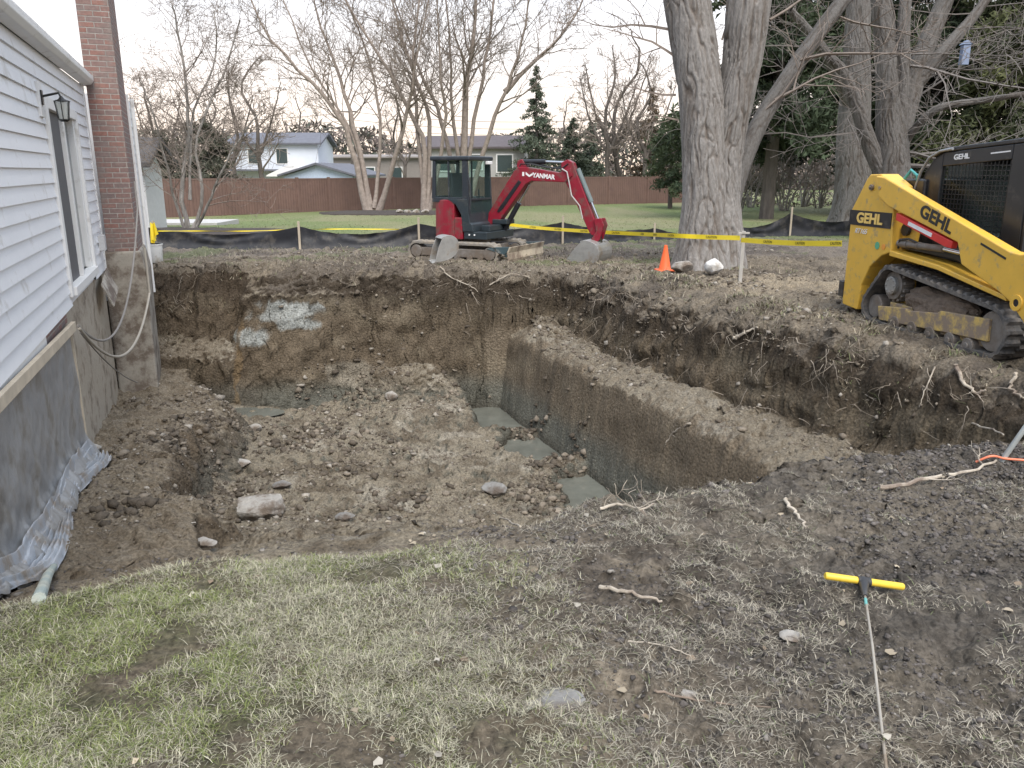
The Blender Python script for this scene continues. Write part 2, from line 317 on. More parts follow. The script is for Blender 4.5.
a = RNG.uniform(-1.9, 3.9, 90000); b = RNG.uniform(1.8, 5.0, 90000); k = a > -.6+1.4*RNG.random(90000); xs.append(a[k]); ys.append(b[k])
a, b = uvpts(12000, 4.5, 13.5, 6.1, 9.5); xs.append(a); ys.append(b)
xs.append(RNG.uniform(-7, 6, 9000)); ys.append(RNG.uniform(13.8, 18.5, 9000))
xs = np.concatenate(xs); ys = np.concatenate(ys); dens = vn(xs*1.4, ys*1.4, 130)+.35*vn(xs*5, ys*5, 131)
vq = cy*xs+sy*ys; k = (dens > np.where(ys < 5, .30, .55)+.25*RNG.random(len(xs)))&~((vq > 4.72)&(vq < 5.12)&(ys > 5)); xs, ys = xs[k], ys[k]; zz, uu, vv = pit(xs, ys)
sz = .006+.022*RNG.power(.28, len(xs))+.03*(RNG.random(len(xs)) > .97); sz *= np.clip(ys/9, .34, 1.25)
kind = RNG.random(len(xs)); cc = np.where((kind > np.where(ys > 4.9, .88, .95))[:, None], np.where((ys > 4.9)[:, None], np.array([.33, .30, .26]), np.array([.26, .24, .215])), np.where((kind > .4)[:, None], np.where((ys > 4.9)[:, None], np.array([.205, .175, .14]), np.array([.15, .135, .125])), np.where((ys > 4.9)[:, None], np.array([.13, .108, .086]), np.array([.085, .077, .072]))))*RNG.uniform(.75, 1.2, (len(xs), 1))
LOOSE = mat('loose_soil', (1, 1, 1), rough=.92, var=.3, scale=40, attr='soil', spec=.15, bump=.8, bscale=60)
scatter('dirt_clods', xs, ys, sz, cc, LOOSE, label='crumbled clods and gravel strewn over the pit floor and its edges', cat='rubble')
# heaps of bigger clods on the floor
hx = []; hy = []; hs = []
for px, py, z, r, n in ((320, 425, -2.1, .55, 60), (295, 445, -2.1, .5, 60), (380, 440, -2.1, .7, 60), (340, 462, -2., .5, 40), (400, 485, -2., .7, 50), (360, 395, -2.1, .5, 60), (470, 400, -2.2, .5, 50), (525, 437, -2.4, .4, 60), (560, 470, -2.4, .5, 90), (540, 495, -2.2, .4, 50), (215, 440, -1.9, .5, 60), (180, 450, -1.6, .5, 60), (130, 500, -1.1, .3, 50), (400, 520, -1.2, .25, 40), (240, 470, -1.9, .6, 50)):
    n *= 4; c = atz(px, py, z); hx += list(c.x+RNG.normal(0, r*.5, n)); hy += list(c.y+RNG.normal(0, r*.6, n)); hs += list(.010+.06*RNG.power(.22, n))
hx, hy, hs = map(np.array, (hx, hy, hs)); k = (hy > 3.9)&(hy < 14.2); hx, hy, hs = hx[k], hy[k], hs[k]
cc = np.where((RNG.random(len(hx)) > .25)[:, None], np.array([.11, .092, .073]), np.array([.24, .205, .165]))*RNG.uniform(.8, 1.2, (len(hx), 1))
scatter('soil_lumps', hx, hy, hs, cc, LOOSE, label='dark lumps of dug soil heaped on the pit floor and in the trench', cat='soil')

def blades(name, xs, ys, h, wdt, lean, cols, m, label, cat, z0=0., curl=.5):
    n = len(xs); zs = ground(xs, ys)+z0; a = RNG.uniform(0, 6.283, n); dx, dy = np.cos(a), np.sin(a); px, py = -dy, dx
    H = h; L = lean*H; up = np.sqrt(np.maximum(H*H-L*L, (.05*H)**2))
    P0 = np.stack([xs, ys, zs-.004], -1); S = np.stack([px, py, 0*px], -1)*wdt[:, None]*.5
    P1 = P0+np.stack([dx*L*.4, dy*L*.4, up*.62], -1); P2 = P0+np.stack([dx*L, dy*L, up*(1-curl*RNG.random(n))], -1)
    V = np.stack([P0-S, P0+S, P1+S*.8, P1-S*.8, P2+S*.25, P2-S*.25], 1); b = (np.arange(n)*6)[:, None]
    Fx = np.concatenate([b+np.array([[0, 1, 2, 3]]), b+np.array([[3, 2, 4, 5]])], 1).reshape(-1, 4)
    o = npmesh(name, V, Fx, m, colors=np.repeat(cols, 6, 0)); tag(o, label, cat, kind='stuff'); return o
BL = mat('grass_blade', (1, 1, 1), rough=.7, var=.1, scale=30, attr='soil', spec=.2)
def pick(n, pal, p, jit=.2): return np.array(pal)[RNG.choice(len(pal), n, p=p)]*RNG.uniform(1-jit, 1+jit, (n, 1))
N = 480000; xs = RNG.uniform(-3.0, 1.6, N); ys = RNG.uniform(1.75, 4.1, N); zz, uu, vv = pit(xs, ys)
ge = -.12+.45*fbm(xs*1.6, ys*1.6, 3, 120)-.25*(ys-3); dn = 1-ss(-.5, .45, xs-ge)
tuft = vn(xs*9, ys*9, 140)*.6+vn(xs*2.5, ys*2.5, 141)*.7
k = (RNG.random(N) < dn*ss(.3, .9, tuft))&(zz > -.06)&(uu < 3.62); xs, ys, dn = xs[k], ys[k], dn[k]; n = len(xs)
gr = ss(.35, .65, vn(xs*1.7, ys*1.7, 143)*.7+vn(xs*7, ys*7, 144)*.3)*(.35+.65*dn)
green = pick(n, [(.17, .205, .065), (.23, .25, .10), (.11, .14, .05)], [.4, .35, .25]); straw = pick(n, [(.42, .40, .30), (.29, .27, .195), (.15, .135, .10)], [.42, .35, .23])
cg = np.where((RNG.random(n) < .12+.5*gr)[:, None], green, straw)
blades('lawn_grass', xs, ys, RNG.uniform(.015, .06, n), RNG.uniform(.0012, .0028, n), RNG.uniform(.72, .995, n), cg, BL, 'patchy winter grass along the near edge of the pit', 'grass')
N = 300000; xs = RNG.uniform(-1.2, 4.3, N); ys = RNG.uniform(1.75, 5.2, N); zz, uu, vv = pit(xs, ys); tuft = vn(xs*5, ys*8, 150)*.6+vn(xs*1.6, ys*1.6, 151)*.6
k = (zz > -.1)&(uu < 3.65)&(RNG.random(N) < ss(.45, 1.0, tuft)); xs, ys = xs[k], ys[k]; n = len(xs)
blades('dead_thatch', xs, ys, RNG.uniform(.012, .055, n), RNG.uniform(.0013, .0035, n), RNG.uniform(.85, .998, n), pick(n, [(.36, .33, .265), (.22, .195, .155), (.10, .085, .07), (.15, .17, .09)], [.33, .37, .25, .05]), BL, 'dead thatch and straw trodden into the damp soil by the probe', 'thatch', z0=.006)
# straw and small roots along the lips
xs = []; ys = []
a, b = uvpts(9000, 5, 13, 6.2, 7.0); xs.append(a); ys.append(b)
xs.append(RNG.uniform(-7, 3.6, 16000)); ys.append(RNG.uniform(14.2, 19, 16000)); a, b = uvpts(5000, 4, 13, 6.8, 10); xs.append(a); ys.append(b)
xs = np.concatenate(xs); ys = np.concatenate(ys); k = RNG.random(len(xs)) < ss(.4, .8, vn(xs*2, ys*3, 160)); xs, ys = xs[k], ys[k]; n = len(xs)
blades('torn_roots', xs, ys, RNG.uniform(.04, .16, n), RNG.uniform(.005, .012, n), RNG.uniform(.7, .99, n), pick(n, [(.33, .29, .22), (.21, .18, .13), (.10, .08, .06), (.15, .17, .08)], [.3, .3, .2, .2]), BL, 'torn roots, straw and turf scraps along the far lip of the pit', 'roots', z0=.005)
N = 30000; ys = 20.5+RNG.power(.7, N)*22; xs = RNG.uniform(-.75, .75, N)*ys; n = N
k = RNG.random(n) < 1.1; xs, ys = xs[k], ys[k]; n = len(xs)
blades('back_lawn_grass', xs, ys, RNG.uniform(.03, .06, n), RNG.uniform(.01, .03, n), RNG.uniform(.7, .98, n), pick(n, [(.18, .21, .09), (.25, .24, .14), (.13, .16, .07)], [.4, .3, .3]), BL, 'short green grass of the back lawn beyond the black silt fence', 'grass')
# dead leaves
xs = np.concatenate([RNG.uniform(-1.5, 3.5, 110), RNG.uniform(-3, 6, 150)]); ys = np.concatenate([RNG.uniform(2, 4.6, 110), RNG.uniform(5, 14, 150)]); n = len(xs); zs = ground(xs, ys)+.008
a = RNG.uniform(0, 6.28, n); r = RNG.uniform(.010, .026, n); ang = a[:, None]+np.array([0, 1.0, 2.1, 3.1, 4.2, 5.3])[None]; rr = r[:, None]*RNG.uniform(.5, 1.1, (n, 6))
V = np.stack([xs[:, None]+rr*np.cos(ang), ys[:, None]+rr*np.sin(ang), zs[:, None]+RNG.uniform(0, .012, (n, 6))], -1)
o = npmesh('dead_leaves', V, np.arange(n*6).reshape(-1, 6), BL, colors=np.repeat(pick(n, [(.32, .27, .20), (.20, .155, .11), (.36, .33, .28)], [.4, .4, .2]), 6, 0)); tag(o, 'small dry leaves and chips lying on the soil around the pit', 'leaves', kind='stuff')

# ------------------------------------------------------------------ single rocks
ROCKM = mat('pale_rock', (.36, .34, .31), rough=.9, var=.3, scale=14, bump=.7, bscale=30, dirt=(.15, .12, .095), dirt_amt=.5)
ROCKG = mat('grey_rock', (.22, .215, .205), rough=.9, var=.3, scale=14, bump=.7, bscale=30, dirt=(.10, .08, .065), dirt_amt=.5)
ROCKW = mat('white_rock', (.55, .54, .52), rough=.8, var=.15, scale=6, bump=.4, bscale=30, dirt=(.3, .27, .23), dirt_amt=.3)
def rock(name, p, sx, sy_, sz_, m, label, cat='rock', group=None, seed=0, sink=.25, blocky=False, rz=0.):
    bm = bmesh.new(); bmesh.ops.create_icosphere(bm, subdivisions=4, radius=1); rnd = random.Random(seed+5); P = [Vector((rnd.uniform(-1, 1), rnd.uniform(-1, 1), rnd.uniform(-1, 1))).normalized() for _ in range(9)]
    for v in bm.verts:
        c = v.co.copy(); 
        if blocky: mxx = max(abs(c.x), abs(c.y), abs(c.z)); c = c.lerp(c/mxx*.85, .75)
        for q in P:
            d = c.dot(q)-.72
            if d > 0: c -= q*d*.85
        k = 1+.10*float(fbm(c.x*2.2+seed, c.y*2.2+c.z*2, 3, seed)); c *= k; v.co = Vector((c.x*sx, c.y*sy_, c.z*sz_))
    me = bpy.data.meshes.new(name); bm.to_mesh(me); bm.free(); me.materials.append(m); o = bpy.data.objects.new(name, me); COL.objects.link(o)
    o.location = (p[0], p[1], p[2]+sz_*(1-2*sink)); o.rotation_euler = (0, 0, rz); return tag(o, label, cat, group)
def onground(px, py, z0=-2.):                       # where the sight line meets the ground
    a = (px-512)/FPX; b = (384-py)/FPX; d = (a, ca+b*sa, -sa+b*ca); t = 1.5
    T_ = np.arange(1.5, 30, .02); X_, Y_, Z_ = d[0]*T_, d[1]*T_, CH+d[2]*T_; G_ = ground(X_, Y_); i = int(np.argmax(Z_ < G_))
    return Vector((X_[i], Y_[i], G_[i]))
def rk(name, px, py, wpx, asp, m, label, cat='rock', group=None, seed=0, **k):
    p = onground(px, py); d = math.hypot(p.y, CH-p.z); r = wpx/2/FPX*d; return rock(name, p, r, r*.8, r*asp, m, label, cat, group, seed, **k)
rk('concrete_slab_chunk', 261, 515, 52, .42, ROCKM, 'flat pale slab of broken concrete lying on the pit floor', 'concrete chunk', seed=3, blocky=True, rz=.3)
for nm_, px_, Y_, a_, b_, m_, lab_, sd_ in (('boulder', 714, 13.85, .165, .15, ROCKW, 'round whitish stone sitting at the foot of the big double trunk', 5), ('rock', 681, 13.95, .21, .12, ROCKM, 'tan rough rock between the orange cone and the big trunk', 6)):
    q = at(px_, 266, Y_); rock(nm_, (q.x, Y_, gz(q.x, Y_)), a_, a_*.85, b_, m_, lab_, seed=sd_, sink=.12)
rk('rock', 282, 487, 20, .4, ROCKG, 'grey flat stone just above and right of the pale slab', seed=8)
rk('rock', 241, 466, 20, .4, ROCKM, 'low pale stone left of the dark lumps on the pit floor', seed=9)
rk('rock', 392, 400, 14, .8, ROCKM, 'small pale stone at the foot of the far wall', seed=10)
rk('rock', 494, 492, 26, .5, ROCKG, 'blue grey stone on the floor beside the trench edge', seed=11)
rk('rock', 556, 705, 60, .16, ROCKG, 'long flat muddy stone half sunk in the foreground turf', seed=12, sink=.3)
rk('rock', 688, 697, 18, .4, ROCKM, 'small squarish pale stone in the foreground soil', seed=13)
rk('rock', 790, 640, 26, .25, ROCKM, 'pale flat stone left of the probe rod', seed=14)
rk('rock', 22, 548, 34, .5, ROCKM, 'pale block stone resting on the folded plastic nearest the house', seed=15, blocky=True)
rk('rock', 8, 570, 40, .5, ROCKM, 'largest pale stone weighing down the plastic at the left edge', seed=16, blocky=True)
rk('rock', 88, 452, 30, .4, ROCKM, 'flat tan stone where the plastic meets the bare foundation', seed=17, blocky=True)
rk('rock', 205, 545, 24, .4, ROCKM, 'pale stone among gravel on the ramp by the grass edge', seed=18)
rk('rock', 345, 520, 20, .5, ROCKG, 'rounded dark stone near the top of the ramp', seed=19)
rk('rock', 255, 430, 14, .6, ROCKM, 'small pale stone beside the corner puddle', seed=20)

# ------------------------------------------------------------------ HOUSE (built in house axes: x = along the wall, y = outwards)
H = empty('white_sided_house', (0, 0, 0)); tag(H, 'white vinyl sided house with brick chimney and exposed foundation wall', 'house')
HM = Matrix(((-sy, cy, 0, 0), (cy, sy, 0, 0), (0, 0, 1, 0), (0, 0, 0, 1)))      # (u,v,z)->world
def hb(mb, *a, **k):
    o = mb.build(*a, **k); o.data.transform(HM); o.data.flip_normals(); return o
VW = -1.42
VINYL = mat('white_vinyl', (.76, .775, .80), rough=.45, var=.04, scale=3, dirt=(.58, .58, .57), dirt_amt=.15)
TRIM = mat('white_trim', (.74, .74, .73), rough=.5, var=.04, scale=5, dirt=(.5, .48, .45), dirt_amt=.15)
def lap(mb, u0, u1, z0, z1, v, step=.15, depth=.024, tu=1):
    n = max(1, round((z1-z0)/step)); h = (z1-z0)/n
    for i in range(n):
        a = z0+i*h; mb.add([(u0, v+depth, a), (u1, v+depth, a), (u1, v, a+h), (u0, v, a+h), (u0, v-.01, a), (u1, v-.01, a)], [(0, 1, 2, 3), (4, 5, 1, 0)])
    return mb
D0, D1, DZ0, DZ1 = 10.0, 12.37, .47, 2.44
mb = MB(); lap(mb, 2.2, D0, .30, 2.96, VW); lap(mb, D1, 13.72, .30, 2.96, VW); lap(mb, D0, D1, 2.5167, 2.96, VW)
mb.box(2.2, D0, -9, VW-.012, .3, 2.96); mb.box(D1, 13.78, -9, VW-.012, .3, 2.96); mb.box(D0, D1, -9, VW-.5, .3, 2.96); mb.box(D0, D1, VW-.5, VW-.012, DZ1, 2.96); mb.box(D0, D1, VW-.5, VW-.01, .3, DZ0)
hb(mb, 'siding_wall', VINYL, H)
hb(MB().box(13.70, 13.80, VW-.02, VW+.03, .28, 2.98), 'corner_board', TRIM, H, bevel=.006)
mb = MB(); mb.prism([(-1.40, 2.95), (-1.29, 2.97), (-1.25, 3.02), (-1.25, 3.09), (-1.40, 3.11)], 2.0, 13.9, Matrix(((0, 1, 0, 0), (1, 0, 0, 0), (0, 0, 1, 0), (0, 0, 0, 1)))); hb(mb, 'gutter', TRIM, H, bevel=.008)
ROOF = mat('dark_shingles', (.085, .08, .08), rough=.9, var=.3, scale=12, bump=.6, bscale=30)
mb = MB(); mb.prism([(-1.28, 3.12), (-5.2, 4.75), (-9.4, 3.1), (-9.4, 3.0), (-5.2, 4.6), (-1.30, 3.04)], 1.9, 14.0, Matrix(((0, 1, 0, 0), (1, 0, 0, 0), (0, 0, 1, 0), (0, 0, 0, 1)))); hb(mb, 'roof', ROOF, H)
# sliding door
fr = MB(); 
for a in ((D0-.06, D0+.07, .40, DZ1+.06), (D1-.07, D1+.06, .40, DZ1+.06)): fr.box(a[0], a[1], VW-.05, VW+.045, a[2], a[3])
fr.box(D0+.07, D1-.07, VW-.05, VW+.045, DZ1-.05, 2.512); fr.box(D0+.07, D1-.07, VW-.05, VW+.075, .40, DZ0+.03); m_ = (D0+D1)/2
fr.box(m_-.05, m_+.05, VW-.06, VW+.03, DZ0+.03, DZ1-.05); fr.box(m_+.05, m_+.12, VW-.10, VW-.04, DZ0+.03, DZ1-.05); fr.box(D1-.19, D1-.072, VW-.10, VW+.01, DZ0+.03, DZ1-.05)
door = hb(fr, 'sliding_door', TRIM, H, bevel=.006)
GL = mat('door_glass', (.10, .12, .13), rough=.06, var=.05, spec=.6)
hb(MB().box(D0+.07, m_-.05, VW-.03, VW-.015, DZ0+.03, DZ1-.05), 'dark_screen', mat('insect_screen', (.10, .10, .105), rough=.7, var=.1), door)
hb(MB().box(m_+.12, D1-.19, VW-.08, VW-.065, DZ0+.03, DZ1-.05), 'glass_pane', GL, door)
# wall lantern on its mounting block
hb(MB().box(9.62, 9.84, VW+.0, VW+.04, 2.28, 2.62), 'lantern_block', TRIM, H, bevel=.006)
lm = MB(); lm.tube([(9.73, VW+.04, 2.48), (9.73, VW+.12, 2.50), (9.73, VW+.2, 2.52), (9.73, VW+.22, 2.47)], .012, 8); lm.box(9.69, 9.77, VW+.04, VW+.055, 2.40, 2.54); lm.tube([(9.73, VW+.22, 2.49), (9.73, VW+.22, 2.46), (9.73, VW+.22, 2.44)], [.01, .03, .085], 8)
for k in range(6): q = k*math.pi/3; lm.tube([(9.73+.075*math.cos(q), VW+.22+.075*math.sin(q), 2.44), (9.73+.05*math.cos(q), VW+.22+.05*math.sin(q), 2.26)], .005, 5)
lm.tube([(9.73, VW+.22, 2.262), (9.73, VW+.22, 2.24)], [.055, .03], 8); lan = hb(lm, 'wall_lantern', mat('black_iron', (.03, .03, .03), rough=.4, metal=.6), H)
hb(MB().tube([(9.73, VW+.22, 2.265), (9.73, VW+.22, 2.43)], [.045, .07], 8), 'lantern_glass', glass('lantern_glass', (.5, .5, .48), .4), lan)
# conduit box below the door corner, loose vent flap
hb(MB().box(13.2, 13.4, VW+.012, VW+.1, .62, .84).cyl((13.3, VW+.06, .84), (13.3, VW+.06, .95), .012, 8), 'meter_box', mat('grey_plastic', (.5, .5, .5), rough=.5), H, bevel=.008)
FL = mat('dirty_panel', (.42, .39, .34), rough=.8, var=.25, scale=7, dirt=(.14, .11, .09), dirt_amt=.6)
mb = MB(); mb.box(-.45, .45, -.008, .008, -.17, .17); o = mb.build('hanging_vent_panel', FL, H); o.data.transform(Matrix.Translation(W(12.95, VW+.12, .12)) @ HM.to_3x3().to_4x4() @ Matrix.Rotation(math.radians(-9), 4, 'Y') @ Matrix.Rotation(.35, 4, 'X'))
# foundation, brick ledge
def brickmat(name, a, b, mortar, sc, dirt):
    m = bpy.data.materials.new(name); m.use_nodes = True; n = m.node_tree.nodes; l = m.node_tree.links; p = n['Principled BSDF']; p.inputs['Roughness'].default_value = .9
    t = n.new('ShaderNodeUVMap'); br = n.new('ShaderNodeTexBrick'); br.inputs['Scale'].default_value = 1; br.inputs['Brick Width'].default_value = .21; br.inputs['Row Height'].default_value = .075; br.inputs['Mortar Size'].default_value = .008; br.inputs['Mortar Smooth'].default_value = .3
    br.inputs['Color1'].default_value = (*a, 1); br.inputs['Color2'].default_value = (*b, 1); br.inputs['Mortar'].default_value = (*mortar, 1); l.new(t.outputs[0], br.inputs[0])
    nz = n.new('ShaderNodeTexNoise'); nz.inputs['Scale'].default_value = 3; nz.inputs['Detail'].default_value = 7; nz.inputs['Roughness'].default_value = .7; tc = n.new('ShaderNodeTexCoord'); l.new(tc.outputs['Object'], nz.inputs[0])
    r = n.new('ShaderNodeMapRange'); r.inputs[1].default_value = .45; r.inputs[2].default_value = .7; l.new(nz.outputs[0], r.inputs[0]); x = n.new('ShaderNodeMix'); x.data_type = 'RGBA'; x.inputs[7].default_value = (*dirt, 1)
    l.new(r.outputs[0], x.inputs[0]); l.new(br.outputs[0], x.inputs[6])
    n2 = n.new('ShaderNodeTexNoise'); n2.inputs['Scale'].default_value = 25; n2.inputs['Detail'].default_value = 4; l.new(tc.outputs['Object'], n2.inputs[0]); r2 = n.new('ShaderNodeMapRange'); r2.inputs[3].default_value = .65; r2.inputs[4].default_value = 1.35; l.new(n2.outputs[0], r2.inputs[0])
    s = n.new('ShaderNodeVectorMath'); s.operation = 'SCALE'; l.new(x.outputs[2], s.inputs[0]); l.new(r2.outputs[0], s.inputs[3]); l.new(s.outputs[0], p.inputs[0])
    bp = n.new('ShaderNodeBump'); bp.inputs['Distance'].default_value = .01; bp.inputs['Strength'].default_value = .8; bp.invert = True; l.new(br.outputs['Fac'], bp.inputs['Height']); l.new(bp.outputs[0], p.inputs['Normal']); return m
def boxuv(o):                                           # metres, sides by dominant horizontal axis (before HM)
    me = o.data; uvl = me.uv_layers.new(name='UVMap')
    for p in me.polygons:
        for li in p.loop_indices:
            c = me.vertices[me.loops[li].vertex_index].co; n = p.normal
            uvl.data[li].uv = (c.y, c.z) if abs(n.x) > .7 else ((c.x, c.z) if abs(n.y) > .7 else (c.x, c.y))
BRICK = brickmat('chimney_brick', (.25, .125, .10), (.185, .135, .125), (.31, .285, .26), 1, (.20, .165, .15))
FOUND = mat('foundation_plaster', (.40, .35, .28), rough=.9, var=.2, scale=3, bump=.5, bscale=18, dirt=(.20, .16, .12), dirt_amt=.4)
CHB = mat('chimney_concrete', (.36, .33, .28), rough=.9, var=.3, scale=3, bump=.6, bscale=14, dirt=(.15, .12, .095), dirt_amt=.55)
hb(MB().box(2.2, 13.72, -9, VW-.03, -3.2, .16), 'foundation_wall', FOUND, H, bevel=.01)
hb(MB().box(2.2, 8.3, VW-.3, VW+.004, .163, .297), 'skirt_board', TRIM, H, bevel=.004); hb(MB().box(9.72, 13.75, VW-.3, VW-.022, .163, .297), 'sill_plaster', FOUND, H, bevel=.004)
mb = MB().box(8.302, 9.718, VW-.3, VW-.015, .163, .297); o = mb.build('brick_ledge', BRICK, H, bevel=.003); boxuv(o); o.data.transform(HM); o.data.flip_normals()
# chimney
chm = empty('chimney', (0, 0, 0)); chm.parent = H
o = MB().box(13.82, 15.1, VW+.06, -.93, .55, 6.6).build('brick_stack', BRICK, chm, bevel=.006); boxuv(o); o.data.transform(HM); o.data.flip_normals()
mb = MB(); n_ = 16
for i in range(n_):                                     # rough poured base, slightly uneven
    pass
hb(MB().prism([(VW-.02, -3.2), (-.87, -3.2), (-.86, -.6), (-.84, .2), (-.90, .55), (VW-.02, .55)], 13.76, 15.15, Matrix(((0, 1, 0, 0), (1, 0, 0, 0), (0, 0, 1, 0), (0, 0, 0, 1)))), 'concrete_base', CHB, chm, bevel=.03)
# part of the house beyond the chimney
mb = MB(); lap(mb, 15.2, 17.0, .2, 2.96, -.98); mb.box(15.2, 17.0, -9, -.99, -.4, 2.96); hb(mb, 'rear_bay_wall', VINYL, H)
hb(MB().box(15.12, 15.24, -1.05, -.90, .0, 2.96), 'bay_corner_board', TRIM, H, bevel=.005)
mb = MB(); mb.tube([W(15.3, -.86, 2.9), W(15.3, -.86, -.3)], .035, 8); mb.build('downspout', TRIM, H)

# plastic sheet on the foundation, held by a wooden batten
PS = empty('plastic_sheeting', W(7.8, VW, 0)); inv = Matrix.Translation(-PS.location)
tag(PS, 'dark plastic sheeting under a wooden batten on the near foundation wall', 'plastic sheet')
nu, nv_ = 150, 60; uu = np.linspace(4.6, 9.62, nu); tt = np.linspace(0, 1, nv_); Ug, T = np.meshgrid(uu, tt)
gb = ground((W(0, VW+.1).x-sy*Ug), (W(0, VW+.1).y+cy*Ug)); ztop = .27-.025*(Ug-5)
Zg = ztop+(gb+.05-ztop)*T
wr = .03*fbm(Ug*2.2+T*1.5, T*2.5, 4, 200)+.010*np.abs(np.sin(Ug*9+3*fbm(Ug*2, T*3, 2, 201)+T*4))*T
diag = .05*fbm((Ug*2.2-T*3.5), T*1.2, 3, 205)*T
Vg = VW+.0+np.abs(wr)+np.abs(diag)+.14*ss(.75, 1, T)**1.5
P = np.stack([-sy*Ug+cy*Vg-PS.location.x, cy*Ug+sy*Vg-PS.location.y, Zg-PS.location.z], -1); ix = np.arange(nu*nv_).reshape(nv_, nu)
fq = np.stack([ix[:-1, :-1], ix[:-1, 1:], ix[1:, 1:], ix[1:, :-1]], -1).reshape(-1, 4)
npmesh('wall_film', P, fq, mat('dark_film', (.30, .305, .31), rough=.32, var=.45, scale=3, bump=.5, bscale=5, dirt=(.20, .19, .175), dirt_amt=.45, spec=.5), PS, smooth=True)
nv2 = 60; tt = np.linspace(0, 1, nv2); Ug, T = np.meshgrid(np.linspace(4.6, 9.5, nu), tt)
wid = .15+.06*np.sin(Ug*2.1+1); Vg = VW+.06+T*wid; fold = .05*np.abs(fbm(Ug*1.2+T*.8, T*7, 3, 210))+.035*np.abs(np.sin(T*19+2.5*fbm(Ug*1.5, T*2, 3, 212)+Ug*1.2))
Xg, Yg = -sy*Ug+cy*Vg, cy*Ug+sy*Vg; Zs = 0
for a_, b_ in ((0, 0), (.2, 0), (-.2, 0), (0, .12), (0, -.12)): Zs = Zs+pit(Xg-sy*a_+cy*b_, Yg+cy*a_+sy*b_)[0]/5
Zg = Zs+.07+fold*1.6*(1-.5*T)+.15*(1-ss(0, .3, T))-.06*ss(.8, 1, T)
P = np.stack([Xg-PS.location.x, Yg-PS.location.y, Zg-PS.location.z], -1); ix = np.arange(nu*nv2).reshape(nv2, nu); fq = np.stack([ix[:-1, :-1], ix[:-1, 1:], ix[1:, 1:], ix[1:, :-1]], -1).reshape(-1, 4)
npmesh('folded_hem', P, fq, mat('pale_film', (.40, .43, .47), rough=.28, var=.35, scale=6, bump=.5, bscale=9, dirt=(.26, .22, .18), dirt_amt=.45), PS, smooth=True)
mb = MB().prism([(4.4, .24), (9.66, .08), (9.66, .18), (4.4, .34)], VW+.028, VW+.07); o = mb.build('wooden_batten', mat('new_wood', (.50, .43, .33), rough=.7, var=.2, scale=5, stretch=(.3, 1, 1)), PS, bevel=.004); o.data.transform(inv @ HM)
o = MB().box(9.62, 9.66, VW-.02, VW+.03, -1.2, .05).build('side_strip', MATS['new_wood'], PS); o.data.transform(inv @ HM)
# cables drooping from batten end to chimney
RUB = mat('grey_cable', (.22, .205, .19), rough=.6)
def rope(name, a, b, sag, r, m, label, cat, n=24, group=None, extra=None):
    a, b = Vector(a), Vector(b); pts = [a.lerp(b, t)-Vector((0, 0, sag*4*t*(1-t))) for t in [i/(n-1) for i in range(n)]]+(extra or [])
    o = MB().tube(pts, r, 8).build(name, m, smooth=True); return tag(o, label, cat, group)
cor = W(13.7, -.84, 1.0); e1 = at(68, 318, W(9.66, VW+.08).y); 
rope('cable', W(9.66, VW+.09, .13), W(13.7, -.86, 1.2), .85, .014, RUB, 'upper grey cable drooping from the batten end up the chimney', 'cable', extra=[W(13.75, -.86, 1.6)])
rope('cable', W(9.66, VW+.1, .10), W(13.7, -.83, -.1), .62, .017, mat('tan_hose', (.36, .33, .28), rough=.6), 'lower thicker tan cable hanging deepest from the batten to the chimney base', 'cable', extra=[W(13.74, -.83, .2), W(13.74, -.83, .6)])
rope('wire', W(9.68, VW+.1, .05), W(13.0, -1.1, -1.35), .1, .008, RUB, 'thin dark wire running down the tan foundation wall to the soil', 'wire')
# pipe end lying at the lawn's edge
p = onground(40, 606); q = onground(55, 572); o = MB().tube([Vector((p.x, p.y, p.z+.02)), (p+q)/2+Vector((0, 0, .05)), Vector((q.x, q.y, q.z+.04))], [.028, .026, .022], 10).build('plaster_crusted_pipe', mat('crusted_pipe', (.42, .44, .38), rough=.8, var=.3, scale=12, bump=.6, bscale=40, dirt=(.3, .36, .34), dirt_amt=.5), smooth=True); tag(o, 'pale crusted length of pipe lying by the plastic at the lawn edge', 'pipe')
# ------------------------------------------------------------------ BACKGROUND: brown fence, houses
FB = mat('brown_vinyl', (.155, .095, .078), rough=.75, var=.18, scale=1.2, dirt=(.13, .08, .07), dirt_amt=.3)
BF = empty('brown_panel_fence', (0, 0, 0)); tag(BF, 'long solid brown panel fence closing the back of the lawn', 'fence')
fa = [at(150, 214.5, 39), at(330, 208, 46.5), at(480, 205, 52), at(684, 202, 59)]
def fence_run(a, b, n):
    for i in range(n):
        p = a.lerp(b, i/n); q = a.lerp(b, (i+1)/n); d = (q-p); L = d.length; ang = math.atan2(d.y, d.x); zg = min(gz(p.x, p.y), gz(q.x, q.y))-.05
        M = Matrix.Translation((p.x, p.y, zg)) @ Matrix.Rotation(ang, 4, 'Z')
        mb = MB(); mb.box(0, L, -.02, .02, 0, 1.86, M)
        k = int(L/.15)
        for j in range(k): mb.box(j*L/k+.012, (j+1)*L/k-.012, -.035, -.021, .05, 1.80, M)
        mb.box(0, L, -.045, .045, 1.80, 1.88, M); mb.build('fence_panel', FB, BF)
        MB().box(-.07, .07, -.07, .07, 0, 1.93, M).build('post', FB, BF)
for a, b in zip(fa[:-1], fa[1:]): fence_run(a, b, 5)
WH = mat('far_white_siding', (.62, .66, .72), rough=.7, var=.05, scale=2); GRY = mat('far_grey_siding', (.36, .355, .345), rough=.8, var=.08, scale=2); TANS = mat('far_tan_siding', (.24, .215, .20), rough=.8, var=.08, scale=2)
